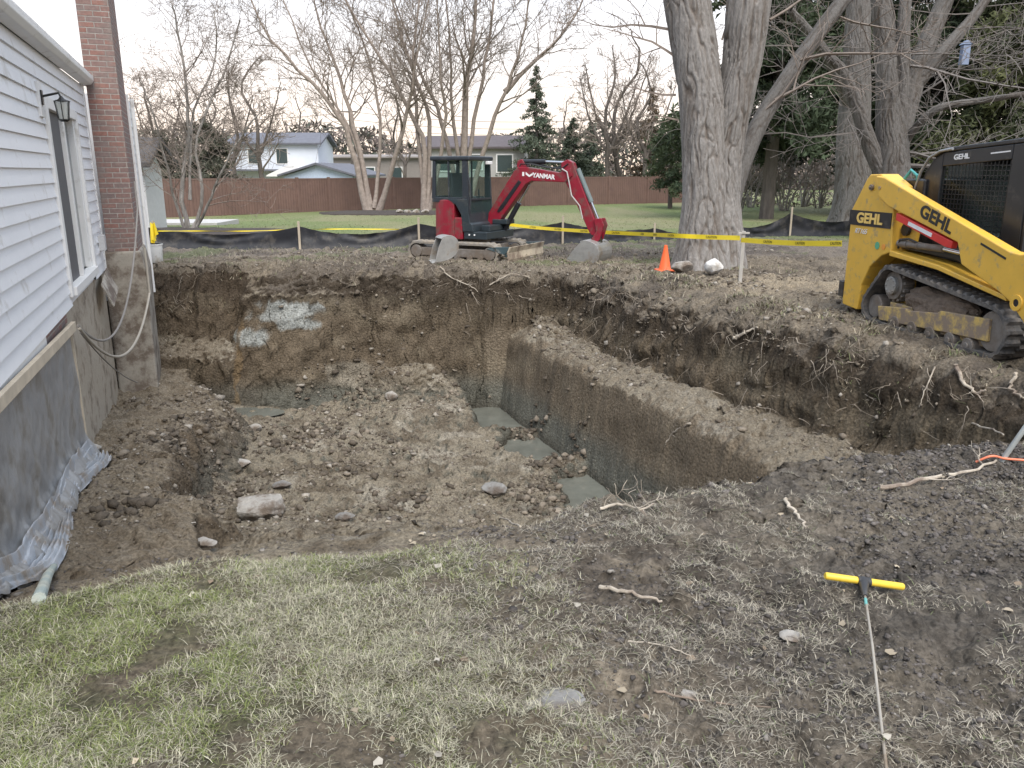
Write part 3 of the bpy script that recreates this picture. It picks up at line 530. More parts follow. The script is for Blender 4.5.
DG = mat('far_window', (.05, .07, .07), rough=.15); ROOFB = mat('slate_roof', (.13, .135, .16), rough=.9, var=.2, scale=3)
def hprism(mb, w2, L, z0, z1, rise, ov=.4):            # gable roof along X
    mb.prism([(-w2-ov, z1), (0, z1+rise), (w2+ov, z1), (w2+ov, z1+.15), (0, z1+rise+.18), (-w2-ov, z1+.15)], -ov, L+ov, Matrix(((0, 1, 0, 0), (1, 0, 0, 0), (0, 0, 1, 0), (0, 0, 0, 1))))
def building(name, label, loc, rz, L, D, z1, rise, wm, rm, wins, doors=(), group=None, gable=True, cat='house'):
    b = empty(name, loc, rz); tag(b, label, cat, group)
    mb = MB().box(0, L, -D/2, D/2, -1, z1); mb.prism([(-D/2, z1), (D/2, z1), (0, z1+rise)], 0.01, L-.01, Matrix(((0, 1, 0, 0), (1, 0, 0, 0), (0, 0, 1, 0), (0, 0, 0, 1)))); mb.build('wall', wm, b)
    mb = MB(); hprism(mb, D/2, L, 0, z1, rise); mb.build('roof', rm, b)
    for (x, z, w_, h_) in wins:
        f = MB().box(x-w_/2-.1, x+w_/2+.1, -D/2-.06, -D/2+.02, z-.1, z+h_+.1).build('window', TRIM, b); MB().box(x-w_/2, x+w_/2, -D/2-.09, -D/2-.062, z, z+h_).build('pane', DG, f)
    for (x, z, w_, h_) in doors: MB().box(x-w_/2, x+w_/2, -D/2-.07, -D/2+.02, z, z+h_).build('door', TRIM, b)
    return b
p = at(246, 178, 76); h = building('white_two_storey_house', 'white two storey house with dark roof rising over the brown fence', (p.x, 76, -.6), math.radians(3), 7.4, 8, 4.55, 1.0, WH, ROOFB, [(1.9, 3.0, .9, 1.2), (4.3, 3.0, .9, 1.2), (1.2, .5, .9, 1.2)])
MB().box(-.1, 7.6, -5.3, -4.0, 2.35, 2.5).build('porch_roof', ROOFB, h)
mb = MB(); mb.prism([(3.2, 2.0), (5.2, 2.9), (7.2, 2.0), (7.2, 1.9), (3.2, 1.9)], -5.6, -4.05); mb.build('porch_gable', TRIM, h)
p = at(318, 178, 70); building('blue_grey_garage', 'low pale blue garage with a shallow gable beside the white house', (p.x, 70, -.6), math.radians(80), 7, 6.2, 1.9, .95, mat('blue_siding', (.45, .53, .66), rough=.7), ROOFB, [(2, .9, .8, .8)], cat='garage')
p = at(335, 178, 95); building('tan_block_building', 'long low tan building seen through the birch stems', (p.x, 95, -.6), math.radians(-2), 12.5, 9, 3.7, .3, TANS, TANS, [(2, 1.6, 1.0, 1.1), (5, 1.6, 1.0, 1.1), (8, 1.6, 1.0, 1.1)], cat='building')
p = at(432, 178, 72); building('grey_ranch_house', 'grey sided house with dark roof behind the red excavator', (p.x, 72, -.6), math.radians(-3), 8.2, 8, 4.1, 1.0, GRY, mat('brown_roof', (.10, .085, .09), rough=.9, var=.2, scale=3), [(1.6, 2.4, 1.3, 1.0), (4.3, 2.5, .8, 1.1), (6.6, 2.3, 1.2, 1.3)])
# neighbouring shed just past the chimney, patio slab
p = at(120, 222, 25); building('white_garden_shed', 'small white garden shed with dark roof just past the chimney', (at(146, 200, 25.6).x-3.6, 26.3, -.2), math.radians(0), 3.6, 1.3, 2.05, .75, mat('shed_siding', (.62, .62, .63), rough=.7, var=.08), ROOF, [(2.3, 1.0, .4, .6)], doors=[(3.1, .1, .6, 1.8)], cat='shed')
mb = MB(); a = at(172, 219, 31); mb.box(a.x-1.6, a.x+2.2, 29.6, 32, gz(a.x, 31)-.3, gz(a.x, 31)+.12); tag(mb.build('patio', mat('patio_concrete', (.45, .44, .43), rough=.8)), kind='structure')
MUL = mat('mulch', (.055, .045, .040), rough=1, var=.5, scale=12, bump=1, bscale=25)
def mulch(cx, cy_, a, b):
    n = 40; P = ell(cx, cy_, a, b, n); V = [(cx, cy_, gz(cx, cy_)+.16)]
    for f, hh in ((.6, .13), (.97, .04), (1.0, -.05)): V += [(cx+(x-cx)*f, cy_+(y-cy_)*f, gz(cx+(x-cx)*f, cy_+(y-cy_)*f)+hh+.02*random.random()) for x, y in P]
    F_ = [(0, 1+k, 1+(k+1) % n) for k in range(n)]+[(1+r*n+k, 1+(r+1)*n+k, 1+(r+1)*n+(k+1) % n, 1+r*n+(k+1) % n) for r in range(2) for k in range(n)]
    mb = MB(); mb.add(V, F_); tag(mb.build('mulch_bed', MUL, smooth=True), kind='structure')
a = at(392, 211, 44); mulch(a.x, 43.6, 4.3, 2.0)
a = at(205, 235, 24); mulch(a.x-.2, 23.6, 3.3, 1.9)
rnd = random.Random(2)
for i, px in enumerate((400, 408, 416, 425)): rock('bed_stone', at(px, 208, 42.4) if False else Vector((at(px, 208, 42.4).x, 42.4, gz(at(px, 208, 42.4).x, 42.4)+.08)), .22, .18, .14, ROCKM, ['leftmost', 'second', 'third', 'rightmost'][i]+' pale stone on the mulch left of the excavator cab', 'rock', 'stones edging the mulch bed', seed=30+i)

# ------------------------------------------------------------------ TREES
def barkm(name, col, bscale=9, stretch=(1, 1, .25), var=.35, d=None): return mat(name, col, rough=.95, var=var, scale=bscale, bump=1.6, bscale=bscale*2.2, stretch=stretch, spec=.1, dirt=d, dirt_amt=.4)
BK_G = barkm('grey_bark', (.30, .28, .26), 13, (1, 1, .14), .6, (.13, .12, .105)); BK_B = barkm('birch_bark', (.29, .245, .215), 5, (1, 1, 1)); BK_D = barkm('dark_bark', (.12, .105, .095), 6); BK_T = barkm('twig_bark', (.22, .185, .16), 4)
def branches(mb, base, rnd, p, d, L, r, depth, up=.15, spread=.8, nch=(5, 5, 4), wob=.12, tmin=.3, minr=.012):
    pts = [Vector(p)]; rs = [r]; d = Vector(d).normalized(); n = 5 if depth > 1 else 4
    for i in range(n):
        d = (d+Vector((rnd.gauss(0, wob), rnd.gauss(0, wob), rnd.gauss(0, wob)+up*.25))).normalized(); pts.append(pts[-1]+d*L/n); rs.append(max(minr*.7, r*(1-.8*(i+1)/n)))
    mb.tube(pts, rs, 5 if r > .06 else 3, cap=False)
    if depth <= 0: return
    for k in range(nch[min(depth-1, len(nch)-1)]):
        t = tmin+(1-tmin)*rnd.random(); f = t*n; i = min(int(f), n-1); q = pts[i].lerp(pts[i+1], f-i); dd = (pts[i+1]-pts[i]).normalized()
        a = Vector((rnd.gauss(0, 1), rnd.gauss(0, 1), rnd.gauss(0, 1))); a = (a-a.dot(dd)*dd).normalized()
        nd = (dd*(1-.35*spread)+a*spread+Vector((0, 0, up))).normalized()
        branches(mb, base, rnd, q, nd, L*rnd.uniform(.38, .62), max(minr, rs[i]*.55), depth-1, up, spread, nch, wob*1.15, .15, minr)
def stemtree(name, label, stems, seed, bark, twig, nch=(4, 5, 4), perstem=12, Lf=.33, depth=2, up=.12, spread=.75, minr=.012, cat='tree', group=None, start=.3, nside=10):
    # stems: list of (list of points, r0, r1)
    rnd = random.Random(seed); b0 = Vector(stems[0][0][0]); root = empty(name, b0); tag(root, label, cat, group); T = MB(); Cn = MB()
    for P, r0, r1 in stems:
        P = [Vector(q)-b0 for q in P]; L = sum((P[i+1]-P[i]).length for i in range(len(P)-1)); A, R = cr(P, [r0+(r1-r0)*(i/(len(P)-1))**.8 for i in range(len(P))], 14); 
        A = [q+Vector((rnd.gauss(0, r0*.25), rnd.gauss(0, r0*.25), 0)) if 0 < i < 13 else q for i, q in enumerate(A)]; R[0] *= 1.25
        T.tube(A, R, nside)
        for k in range(perstem):
            t = start+(1-start)*((k+rnd.random())/perstem); f = t*13; i = min(int(f), 12); q = A[i].lerp(A[i+1], f-i); dd = (A[i+1]-A[i]).normalized(); a = Vector((rnd.gauss(0, 1), rnd.gauss(0, .8), 0)); a = (a-a.dot(dd)*dd).normalized()
            branches(Cn, None, rnd, q, (dd*.8+a*.75).normalized(), L*Lf*rnd.uniform(.6, 1.2)*(1.15-.7*t), max(minr*1.3, R[i]*.45), depth, up, spread, nch, .13, .2, minr)
    T.build('trunk', bark, root, smooth=True); Cn.build('crown', twig, root); return root
def S(Y, r0, r1, *pp, dy=0.): n = len(pp); return ([at(x, y, Y+dy*i/(n-1)) for i, (x, y) in enumerate(pp)], r0, r1)
Yb = 45
def foot(px, Y): x = at(px, 200, Y).x; return x, gz(x, Y)
# birch clump on the left
stemtree('birch_clump', 'multi stemmed bare birch leaning left from the mulch bed in front of the fence', [
 S(Yb, .19, .03, (367, 211), (355, 160), (343, 122), (318, 90), (288, 60), (262, 25), (240, -30)), S(Yb, .17, .03, (370, 211), (360, 150), (350, 108), (335, 65), (318, 20), (306, -50), dy=2),
 S(Yb, .17, .03, (379, 211), (393, 165), (405, 120), (412, 90), (417, 55), (430, -10), dy=-2), S(Yb, .12, .03, (374, 208), (380, 150), (376, 90), (362, 40), (338, -20), dy=1.5), S(Yb, .1, .03, (371, 205), (350, 130), (310, 65), (280, -10), dy=2)], 11, BK_B, BK_T, perstem=17, minr=.012, nch=(5, 5, 4))
stemtree('birch_clump', 'multi stemmed bare birch directly left of the excavator cab', [
 S(Yb, .17, .03, (424, 211), (425, 150), (413, 118), (394, 80), (374, 50), (345, 0), (330, -50)), S(Yb, .15, .03, (427, 211), (431, 130), (420, 90), (405, 50), (392, 0), (380, -60), dy=2),
 S(Yb, .13, .03, (429, 211), (445, 125), (440, 70), (437, -20), dy=-2), S(Yb, .13, .03, (425, 205), (417, 120), (413, 60), (420, 0), (424, -50), dy=1)], 12, BK_B, BK_T, perstem=17, minr=.012, nch=(5, 5, 4))
stemtree('birch_clump', 'tallest bare birch clump rising behind the excavator cab', [
 S(Yb+1, .24, .06, (464, 209), (465, 100), (472, 45), (477, -50)), S(Yb+1, .16, .03, (460, 209), (446, 135), (428, 90), (412, 50), (388, -20), dy=2), S(Yb+1, .14, .03, (462, 205), (453, 120), (450, 60), (444, -40), dy=-1),
 S(Yb+1, .16, .03, (468, 209), (490, 130), (510, 80), (524, 30), (532, -40), dy=-2), S(Yb+1, .14, .03, (505, 92), (530, 65), (555, 42), (578, 10), (590, -20), dy=1), S(Yb+1, .14, .04, (466, 180), (480, 90), (492, 20), (497, -50), dy=1)], 13, BK_B, BK_T, perstem=17, minr=.012, nch=(5, 5, 4))
# small spreading tree in the left bed
Yl = 24
stemtree('ornamental_tree', 'small spreading bare tree in the mulch bed behind the white bucket', [
 S(Yl, .075, .02, (188, 232), (182, 190), (188, 140), (186, 90), (180, 40), (172, 5)), S(Yl, .06, .02, (191, 232), (203, 195), (196, 150), (208, 105), (226, 70), (240, 20), dy=.8), S(Yl, .05, .015, (186, 232), (175, 200), (165, 160), (155, 120), (142, 85), dy=-.8),
 S(Yl, .05, .015, (194, 232), (208, 205), (222, 170), (246, 130), (262, 110), dy=-.5), S(Yl, .045, .015, (190, 200), (192, 120), (215, 60), (214, 10), dy=1.)], 14, BK_G, BK_T, perstem=20, Lf=.36, minr=.006, nch=(5, 6, 5), up=.06, spread=.95, start=.22)
# bare trees further back
far = [(265, 62, 165, 55, 'tall bare tree left of the white house'), (232, 58, 150, 70, 'bare tree just left of the white two storey house'), (605, 66, 178, 45, 'bare tree above the fence right of the excavator arm'), (626, 68, 178, 30, 'tallest bare tree above the fence, right of the excavator bucket arm'), (642, 64, 178, 60, 'bare tree above the fence nearest the big trunk'), (150, 60, 175, 75, 'bare tree showing between the chimney and the small spreading tree'), (400, 85, 170, 95, 'low bare tree behind the birches'), (560, 90, 172, 100, 'faint low bare tree between the spruce and the excavator boom'), (215, 70, 170, 90, 'bushy bare tree behind the small spreading tree'), (300, 92, 172, 95, 'low faint bare tree behind the white house roof')]
for i, (px, Y, yb_, yt_, lab) in enumerate(far):
    x = at(px, 170, Y).x; zt = at(px, yt_, Y).z; z0 = gz(x, Y); hgt = zt-z0; rr = .016*hgt+.06; rnd = random.Random(50+i); P = [Vector((x, Y, z0))]
    for k in (0.3, .55, .8, 1): P.append(Vector((x+rnd.gauss(0, .05*hgt), Y+rnd.gauss(0, .03*hgt), z0+hgt*k)))
    P2 = [P[1], P[1]+Vector((-.12*hgt, .1, .2*hgt)), P[1]+Vector((-.2*hgt, .3, .5*hgt))]; P3 = [P[1], P[1]+Vector((.1*hgt, -.1, .22*hgt)), P[1]+Vector((.2*hgt, 0, .52*hgt))]
    stemtree('bare_tree', lab, [(P, rr, .04), (P2, rr*.6, .03), (P3, rr*.6, .03)], 70+i, BK_D, BK_T, perstem=10, Lf=.3, minr=.02, nch=(4, 5, 4), up=.1, start=.15, nside=7)
# conifers
NEEDLE = mat('needles', (1, 1, 1), rough=.8, var=.1, attr='soil', spec=.15)
def tris(Cn, Cc, nrm_amp, size, cols):
    n = len(Cn); a = RNG.normal(0, 1, (n, 3)); b = RNG.normal(0, 1, (n, 3)); a /= np.linalg.norm(a, axis=1)[:, None]; b -= (a*b).sum(1)[:, None]*a; b /= np.linalg.norm(b, axis=1)[:, None]; s = size[:, None]
    V = np.stack([Cn-a*s, Cn+a*s, Cn+b*s*.55], 1); return V.reshape(-1, 3), np.arange(3*n).reshape(-1, 3), np.repeat(cols, 3, 0)
def conifer(name, label, x, Y, hgt, rad, seed, dark=(.045, .065, .04), dens=1., base=.08, droop=.25, leaf=.11, taper=1., col2=(.085, .11, .06), rag=.25, tr=None, group=None, nb=None):
    rnd = random.Random(seed); z0 = gz(x, Y); root = empty(name, (x, Y, z0)); tag(root, label, 'tree', group); T = MB(); T.tube([(0, 0, -.1), (rnd.gauss(0, .1), 0, hgt*.5), (0, 0, hgt)], [tr or hgt*.018+.05, hgt*.012, .02], 8)
    Pc = []; Cc = []; Sz = []; nb = nb or int(hgt*11)
    for k in range(nb):
        t = base+(1-base)*(k+rnd.random())/nb; r = rad*((1-t)/(1-base))**taper*rnd.uniform(1-rag*2, 1.05)+.12; a = rnd.uniform(0, 6.283); zz = hgt*t; q = []
        for j in range(5): f = j/4; q.append(Vector((math.cos(a)*r*f, math.sin(a)*r*f, zz+r*(.12*f-droop*f*f))))
        T.tube(q, [.035*(1-.8*j/4)*(.4+r*.25) for j in range(5)], 4, cap=False); m = int(r*60*dens)+10
        f = rnd.random; fs = np.sqrt(RNG.uniform(.04, 1, m)); c = np.array([[math.cos(a)*r, math.sin(a)*r, 0]])*fs[:, None]; c[:, 2] = zz+r*(.12*fs-droop*fs**2); sp = .10+.20*r*.5
        c += RNG.normal(0, 1, (m, 3))*np.array([sp*.6, sp*.6, sp*.38]); Pc.append(c); tone = rnd.random(); Cc.append((np.array(dark)*(1-tone)+np.array(col2)*tone)[None]*RNG.uniform(.7, 1.25, (m, 1))); Sz.append(RNG.uniform(.6, 1.3, m)*leaf)
    T.build('trunk', BK_D, root); V, Fx, cc = tris(np.concatenate(Pc), None, 0, np.concatenate(Sz), np.concatenate(Cc)); npmesh('crown', V, Fx, NEEDLE, root, colors=cc); return root
def con(px, ytop, Y, rad, label, seed, **k): x = at(px, 170, Y).x; conifer('spruce_tree' if 'spruce' in label else 'pine_tree', label, x, Y, at(px, ytop, Y).z-gz(x, Y), rad, seed, **k)
con(535, 66, 66, 3.3, 'pointed dark spruce above the fence behind the excavator boom', 1, dens=1.1, leaf=.15, dark=(.07, .09, .065), col2=(.12, .14, .10), rag=.3)  # far spruces: distance haze put into paler, greyer needle colours
con(572, 118, 70, 2.4, 'short spruce right of the tall pointed one', 2, dark=(.07, .09, .065), col2=(.12, .14, .10), leaf=.16, dens=1.2)
con(590, 122, 75, 2.2, 'smallest spruce above the fence by the excavator arm', 3, dark=(.07, .09, .065), col2=(.12, .14, .10), leaf=.16)
con(650, 88, 66, 2.4, 'sparse rusty brown spruce left of the big trunk', 4, dark=(.10, .08, .055), col2=(.17, .12, .08), dens=.8, leaf=.16)
con(672, 112, 50, 2.3, 'dense green pine touching the left side of the big trunk', 5, dens=1.6, leaf=.13, taper=.5, rag=.35, base=.2)
con(205, 120, 52, 2.6, 'rounded dark evergreen behind the small spreading tree', 6, dens=1.5, leaf=.15, taper=.45, dark=(.06, .065, .05), col2=(.10, .10, .075), base=.05)
con(160, 132, 55, 2.2, 'second dark evergreen behind the garden shed', 7, dens=1.3, leaf=.15, taper=.45, dark=(.06, .065, .05), col2=(.10, .10, .075), base=.05)
big = dict(taper=.55, rag=.4, leaf=.17, dens=1.9, base=.12, droop=.35, dark=(.025, .035, .022), col2=(.06, .08, .045))
con(770, -190, 38, 5.2, 'tall dark pine right behind the big double trunk', 21, **{**big, 'nb': 190, 'base': .2})
con(845, -230, 44, 5.5, 'tall dark pine behind the second grey trunk', 22, **{**big, 'nb': 190, 'base': .16})
con(925, -160, 40, 5.4, 'tall pine behind the black cab of the yellow loader', 23, **{**big, 'nb': 190, 'base': .16, 'col2': (.07, .09, .045)})
con(1005, -120, 36, 5.0, 'olive green pine at the right edge of the picture', 24, **{**big, 'nb': 170, 'base': .12, 'col2': (.12, .13, .06), 'dark': (.04, .05, .028)})
con(1110, -120, 38, 5.0, 'outermost pine, its boughs reaching in from beyond the right edge', 25, **{**big, 'nb': 130, 'base': .12})
con(735, 60, 60, 3.2, 'shorter pine half hidden by the big double trunk', 26, **{**big, 'nb': 90})
# thicket of bare shrubs under the pines
for i, px in enumerate((738, 752, 768, 785, 803, 820, 925, 950)):
    Y = 46+(i*5) % 7; x, z0 = foot(px, Y); rnd = random.Random(90+i); st = []
    for k in range(6): dx, dy_ = rnd.uniform(-1.6, 1.6), rnd.uniform(-.8, .8); st.append(([Vector((x+dx*.15, Y, z0)), Vector((x+dx*.5, Y+dy_*.5, z0+1.3)), Vector((x+dx*1.3, Y+dy_, z0+rnd.uniform(2.4, 3.6)))], .06, .02))
    stemtree('thicket_shrub', ['leftmost bare grey shrub between the big trunk and the pines', 'bare grey shrub second right of the big trunk', 'bare grey shrub third right of the big trunk', 'bare grey shrub below the lowest dark bough', 'bare grey shrub right of the lowest dark bough', 'bare grey shrub just left of the second grey trunk', 'bare shrub behind the loader cab, left one', 'bare shrub behind the loader cab, right one'][i], st, 95+i, BK_G, BK_T, perstem=6, Lf=.5, minr=.012, nch=(4, 4), depth=2, cat='shrub', group='bare shrubs at the far edge of the lawn', nside=6)
# far wood closing the horizon
n = 60000; xs = RNG.uniform(-130, 150, n); top = 4.2+3.8*vn(xs*.09, 0*xs, 180)+2.2*vn(xs*.5, 0*xs, 181); zs = RNG.power(.9, n)*top-1; ys = 112+RNG.uniform(-6, 10, n)
V, Fx, cc = tris(np.stack([xs, ys, zs], -1), None, 0, RNG.uniform(.3, .75, n), pick(n, [(.15, .125, .115), (.11, .10, .09), (.09, .10, .08)], [.5, .3, .2])); tag(npmesh('far_wood', V, Fx, NEEDLE, colors=cc), 'hazy brown wood along the horizon behind the houses', 'wood', kind='stuff')
n = 7000; a = at(745, 195, 52); xs = RNG.uniform(a.x-2, a.x+30, n); ys = 54+RNG.uniform(-2.5, 3, n); zs = ground(xs, ys)+RNG.power(.8, n)*.9; V, Fx, cc = tris(np.stack([xs, ys, zs], -1), None, 0, RNG.uniform(.05, .2, n), pick(n, [(.16, .14, .12), (.10, .09, .07)], [.5, .5])); tag(npmesh('brush_edge', V, Fx, NEEDLE, colors=cc), 'low brown brush where the lawn ends under the pines', 'brush', kind='stuff')

# the big double trunk: ridged bark on real geometry
def biglimb(mb, P, R, n=110, sides=120, seed=0, amp=.035, flare=.0, lobes=5):
    L0 = sum((Vector(P[i+1])-Vector(P[i])).length for i in range(len(P)-1)); n = max(40, int(L0/.03)); sides = max(56, int(2*math.pi*max(R)/.018)); A, RR = cr(P, R, n); L = [0]
    for i in range(1, n): L.append(L[-1]+(A[i]-A[i-1]).length)
    L = np.array(L); th = np.linspace(0, 2*np.pi, sides, endpoint=False); TH, LL = np.meshgrid(th, L); cx, sx = np.cos(TH), np.sin(TH)
    R_ = np.array(RR)[:, None]; wv = .8*fbm(cx*1.5+seed, LL*2.2+sx*1.5, 3, seed)
    def fur(f, lo, hi, k): q = vn(cx*R_*f+wv*1.2+50, sx*R_*f+LL*k+wv, seed+int(f)); return ss(lo, hi, np.abs(q-.5))
    pl = fur(11, .0, .13, 1.5)*.6+fur(19, .0, .15, 3.2)*.4; pl = pl*(.8+.4*vn(cx*R_*34, sx*R_*34+LL*9, seed+9))
    r = R_*(1+.07*fbm(cx*1.3, sx*1.3+LL*.6, 3, seed+7)+flare*np.exp(-LL/.38)*(1+.55*np.sin(lobes*TH+seed)))+amp*(pl-.4)
    V = []; up = Vector((0, 1, 0))
    for i in range(n):
        t = (A[min(i+1, n-1)]-A[max(i-1, 0)]).normalized(); a = t.cross(up).normalized(); b = a.cross(t)
        V.append(np.array(A[i])[None]+r[i][:, None]*(cx[i][:, None]*np.array(a)[None]+sx[i][:, None]*np.array(b)[None]))
    V = np.concatenate(V); ix = np.arange(n*sides).reshape(n, sides); j = np.roll(ix, -1, 1); fq = np.stack([ix[:-1], j[:-1], j[1:], ix[1:]], -1).reshape(-1, 4)
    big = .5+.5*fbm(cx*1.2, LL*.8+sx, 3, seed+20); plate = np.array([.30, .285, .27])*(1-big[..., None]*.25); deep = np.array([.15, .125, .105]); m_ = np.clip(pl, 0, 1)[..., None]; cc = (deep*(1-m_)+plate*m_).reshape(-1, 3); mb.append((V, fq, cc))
def joinlimbs(lst): 
    Vs = []; Fs = []; Cs = []; n = 0
    for V, f, c in lst: Vs.append(V); Fs.append(f+n); Cs.append(c); n += len(V)
    return np.concatenate(Vs), np.concatenate(Fs), np.concatenate(Cs)
BK_R = mat('furrowed_bark', (1, 1, 1), rough=.95, var=.3, scale=30, attr='soil', bump=1.2, bscale=45, stretch=(1, 1, .4), spec=.1)
def sub(P, b): return [q-b for q in P]
YT = 15.1; b0 = at(708, 262, YT); b0.z = gz(b0.x, YT)-.05
bt = empty('double_trunk_tree', b0); tag(bt, 'huge grey tree with two thick furrowed trunks beside the orange cone', 'tree')
ls = []
P1 = [b0+Vector((-.12, 0, -.2)), at(702, 240, YT), at(704, 200, YT), at(703, 150, YT), at(701, 100, YT), at(696, 60, YT), at(687, 0, YT), at(676, -80, YT-.1), at(665, -170, YT-.2)]
biglimb(ls, sub(P1, b0), [.46, .40, .37, .35, .36, .37, .37, .34, .30], seed=1, flare=.42, amp=.045)
P2 = [b0+Vector((.2, .1, -.2)), at(720, 240, YT+.15), at(720, 200, YT+.2), at(725, 150, YT+.15), at(735, 100, YT+.05), at(743, 55, YT), at(749, 0, YT-.1), at(755, -80, YT-.1), at(768, -180, YT-.1)]
biglimb(ls, sub(P2, b0), [.45, .39, .34, .31, .30, .32, .35, .34, .30], seed=2, flare=.38, amp=.045)
P3 = [at(730, 205, YT+.3), at(739, 172, YT+.5), at(757, 128, YT+.9), at(781, 88, YT+1.3), at(812, 42, YT+1.7), at(848, -5, YT+2.1), at(900, -60, YT+2.6)]
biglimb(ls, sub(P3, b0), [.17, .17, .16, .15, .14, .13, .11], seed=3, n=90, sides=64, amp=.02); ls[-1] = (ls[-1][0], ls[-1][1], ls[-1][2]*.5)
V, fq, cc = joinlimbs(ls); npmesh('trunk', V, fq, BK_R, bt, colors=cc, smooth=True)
mb = MB(); rnd = random.Random(5)
for (px, py, Y, dx, dz, L, r) in ((680, 60, YT, -1, .35, 1.5, .03), (676, 95, YT, -1, .1, 1.2, .025), (672, 30, YT, -1, .5, 1.8, .03), (678, 120, YT, -1, -.1, 1., .02), (775, 100, YT+1, 1, .2, 2., .035), (800, 60, YT+1.4, 1, .1, 2.4, .04), (835, 15, YT+2, .7, -.3, 2., .03), (770, 20, YT, .8, .5, 2, .03), (765, 110, YT+.9, .7, .8, 2, .03), (722, 40, YT, .1, 1, 1.2, .02)):
    branches(mb, None, rnd, at(px, py, Y)-b0, Vector((dx, rnd.uniform(-.5, .5), dz)), L, r, 2, .05, .8, (5, 5), .14, .15, .006)
mb.build('crown', BK_T, bt)
# second grey tree with several stems behind the loader
def grey_tree(label, stems, seed, seeds):
    b = Vector(stems[0][0][0]); r = empty('grey_barked_tree', b); tag(r, label, 'tree'); ls = []
    for i, (P, r0, r1, fl) in enumerate(stems): biglimb(ls, sub(P, b), [r0+(r1-r0)*k/(len(P)-1) for k in range(len(P))], n=70, sides=56, seed=seed+i, amp=.03, flare=fl)
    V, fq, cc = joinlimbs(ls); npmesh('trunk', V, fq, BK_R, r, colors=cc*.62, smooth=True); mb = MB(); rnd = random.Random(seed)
    for P, r0, r1, fl in stems:
        A, R = cr(P, [r0+(r1-r0)*k/(len(P)-1) for k in range(len(P))], 20)
        for k in range(seeds):
            i = rnd.randint(6, 18); branches(mb, None, rnd, A[i]-b, Vector((rnd.choice((-1, 1, 1)), rnd.uniform(-.8, .3), rnd.uniform(-.2, .5))), rnd.uniform(2.5, 5), R[i]*.16, 3, .02, .8, (4, 4, 4), .12, .2, .008)
    mb.build('crown', mat('limb_bark', (.15, .135, .125), rough=.95, var=.3), r); return r
Yr = 26.0
def ft(px, Y, dz=-.2): x = at(px, 200, Y).x; return Vector((x, Y, gz(x, Y)+dz))
grey_tree('straight grey trunk with flared base standing left of the yellow loader', [([ft(853, Yr), at(853, 195, Yr), at(853, 140, Yr), at(856, 80, Yr), at(858, 20, Yr), at(862, -60, Yr)], .62, .27, .5), ([at(856, 120, Yr), at(840, 80, Yr-.5), at(820, 45, Yr-1), at(790, 10, Yr-1.5)], .2, .08, 0)], 31, 3)
Yr = 21.5
grey_tree('many stemmed grey tree spreading above the yellow loader', [([ft(897, Yr), at(895, 200, Yr), at(893, 160, Yr), at(890, 110, Yr), at(887, 50, Yr), at(880, -10, Yr), at(876, -70, Yr)], .50, .16, .45), ([at(893, 190, Yr), at(898, 140, Yr+.1), at(910, 95, Yr+.2), at(925, 50, Yr+.3), at(945, 0, Yr+.4), at(965, -50, Yr)], .30, .16, 0),
 ([at(890, 185, Yr), at(872, 150, Yr), at(858, 110, Yr-.2), at(845, 75, Yr-.4), at(828, 55, Yr-.6)], .22, .08, 0), ([at(896, 150, Yr), at(903, 80, Yr-.2), at(904, 20, Yr-.3), at(912, -50, Yr-.3)], .19, .1, 0), ([at(915, 85, Yr+.2), at(945, 50, Yr), at(975, 15, Yr), at(1000, -20, Yr)], .17, .08, 0), ([at(906, 140, Yr), at(935, 110, Yr-.8), at(985, 100, Yr-1.4), at(1040, 92, Yr-2)], .09, .04, 0)], 41, 3)
# blue-grey nest box hanging in the branches
nb_ = at(965, 52, 21); o = MB().box(-.09, .09, -.08, .08, -.30, .16).prism([(-.13, .16), (0, .27), (.13, .16)], -.1, .1).build('nest_box', mat('blue_paint', (.20, .25, .36), rough=.6), bevel=.01); o.location = nb_; tag(o, 'blue grey box hanging high in the branches above the loader', 'nest box')
MB().cyl((0, 0, .26), (.1, 0, 1.3), .006, 5).build('cord', RUB, o)

HOSEK = mat('wire_black', (.03, .03, .03), rough=.6); PL = empty('power_line', (0, 0, 0)); tag(PL, 'thin overhead wires strung between poles behind the far houses', 'power line')
for px in (-60, 353, 700): q = at(px, 180, 88); MB().cyl((q.x, 88, -1), (q.x, 88, at(px, 108, 88).z), .13, 8).box(q.x-.9, q.x+.9, 87.9, 88.0, at(px, 112, 88).z, at(px, 111, 88).z).build('pole', BK_D, PL)
for k, (y0, y1, y2) in enumerate(((112, 112, 110), (118, 120, 116), (124, 127, 121))):
    A_ = [at(-60, y0, 88), at(353, y1, 88), at(700, y2, 88)]; pts = []
    for i in range(2): pts += [A_[i].lerp(A_[i+1], t)-Vector((0, 0, 1.1*4*t*(1-t))) for t in [j/12 for j in range(12)]]
    MB().tube(pts+[A_[2]], .022, 4).build('wire', HOSEK, PL)
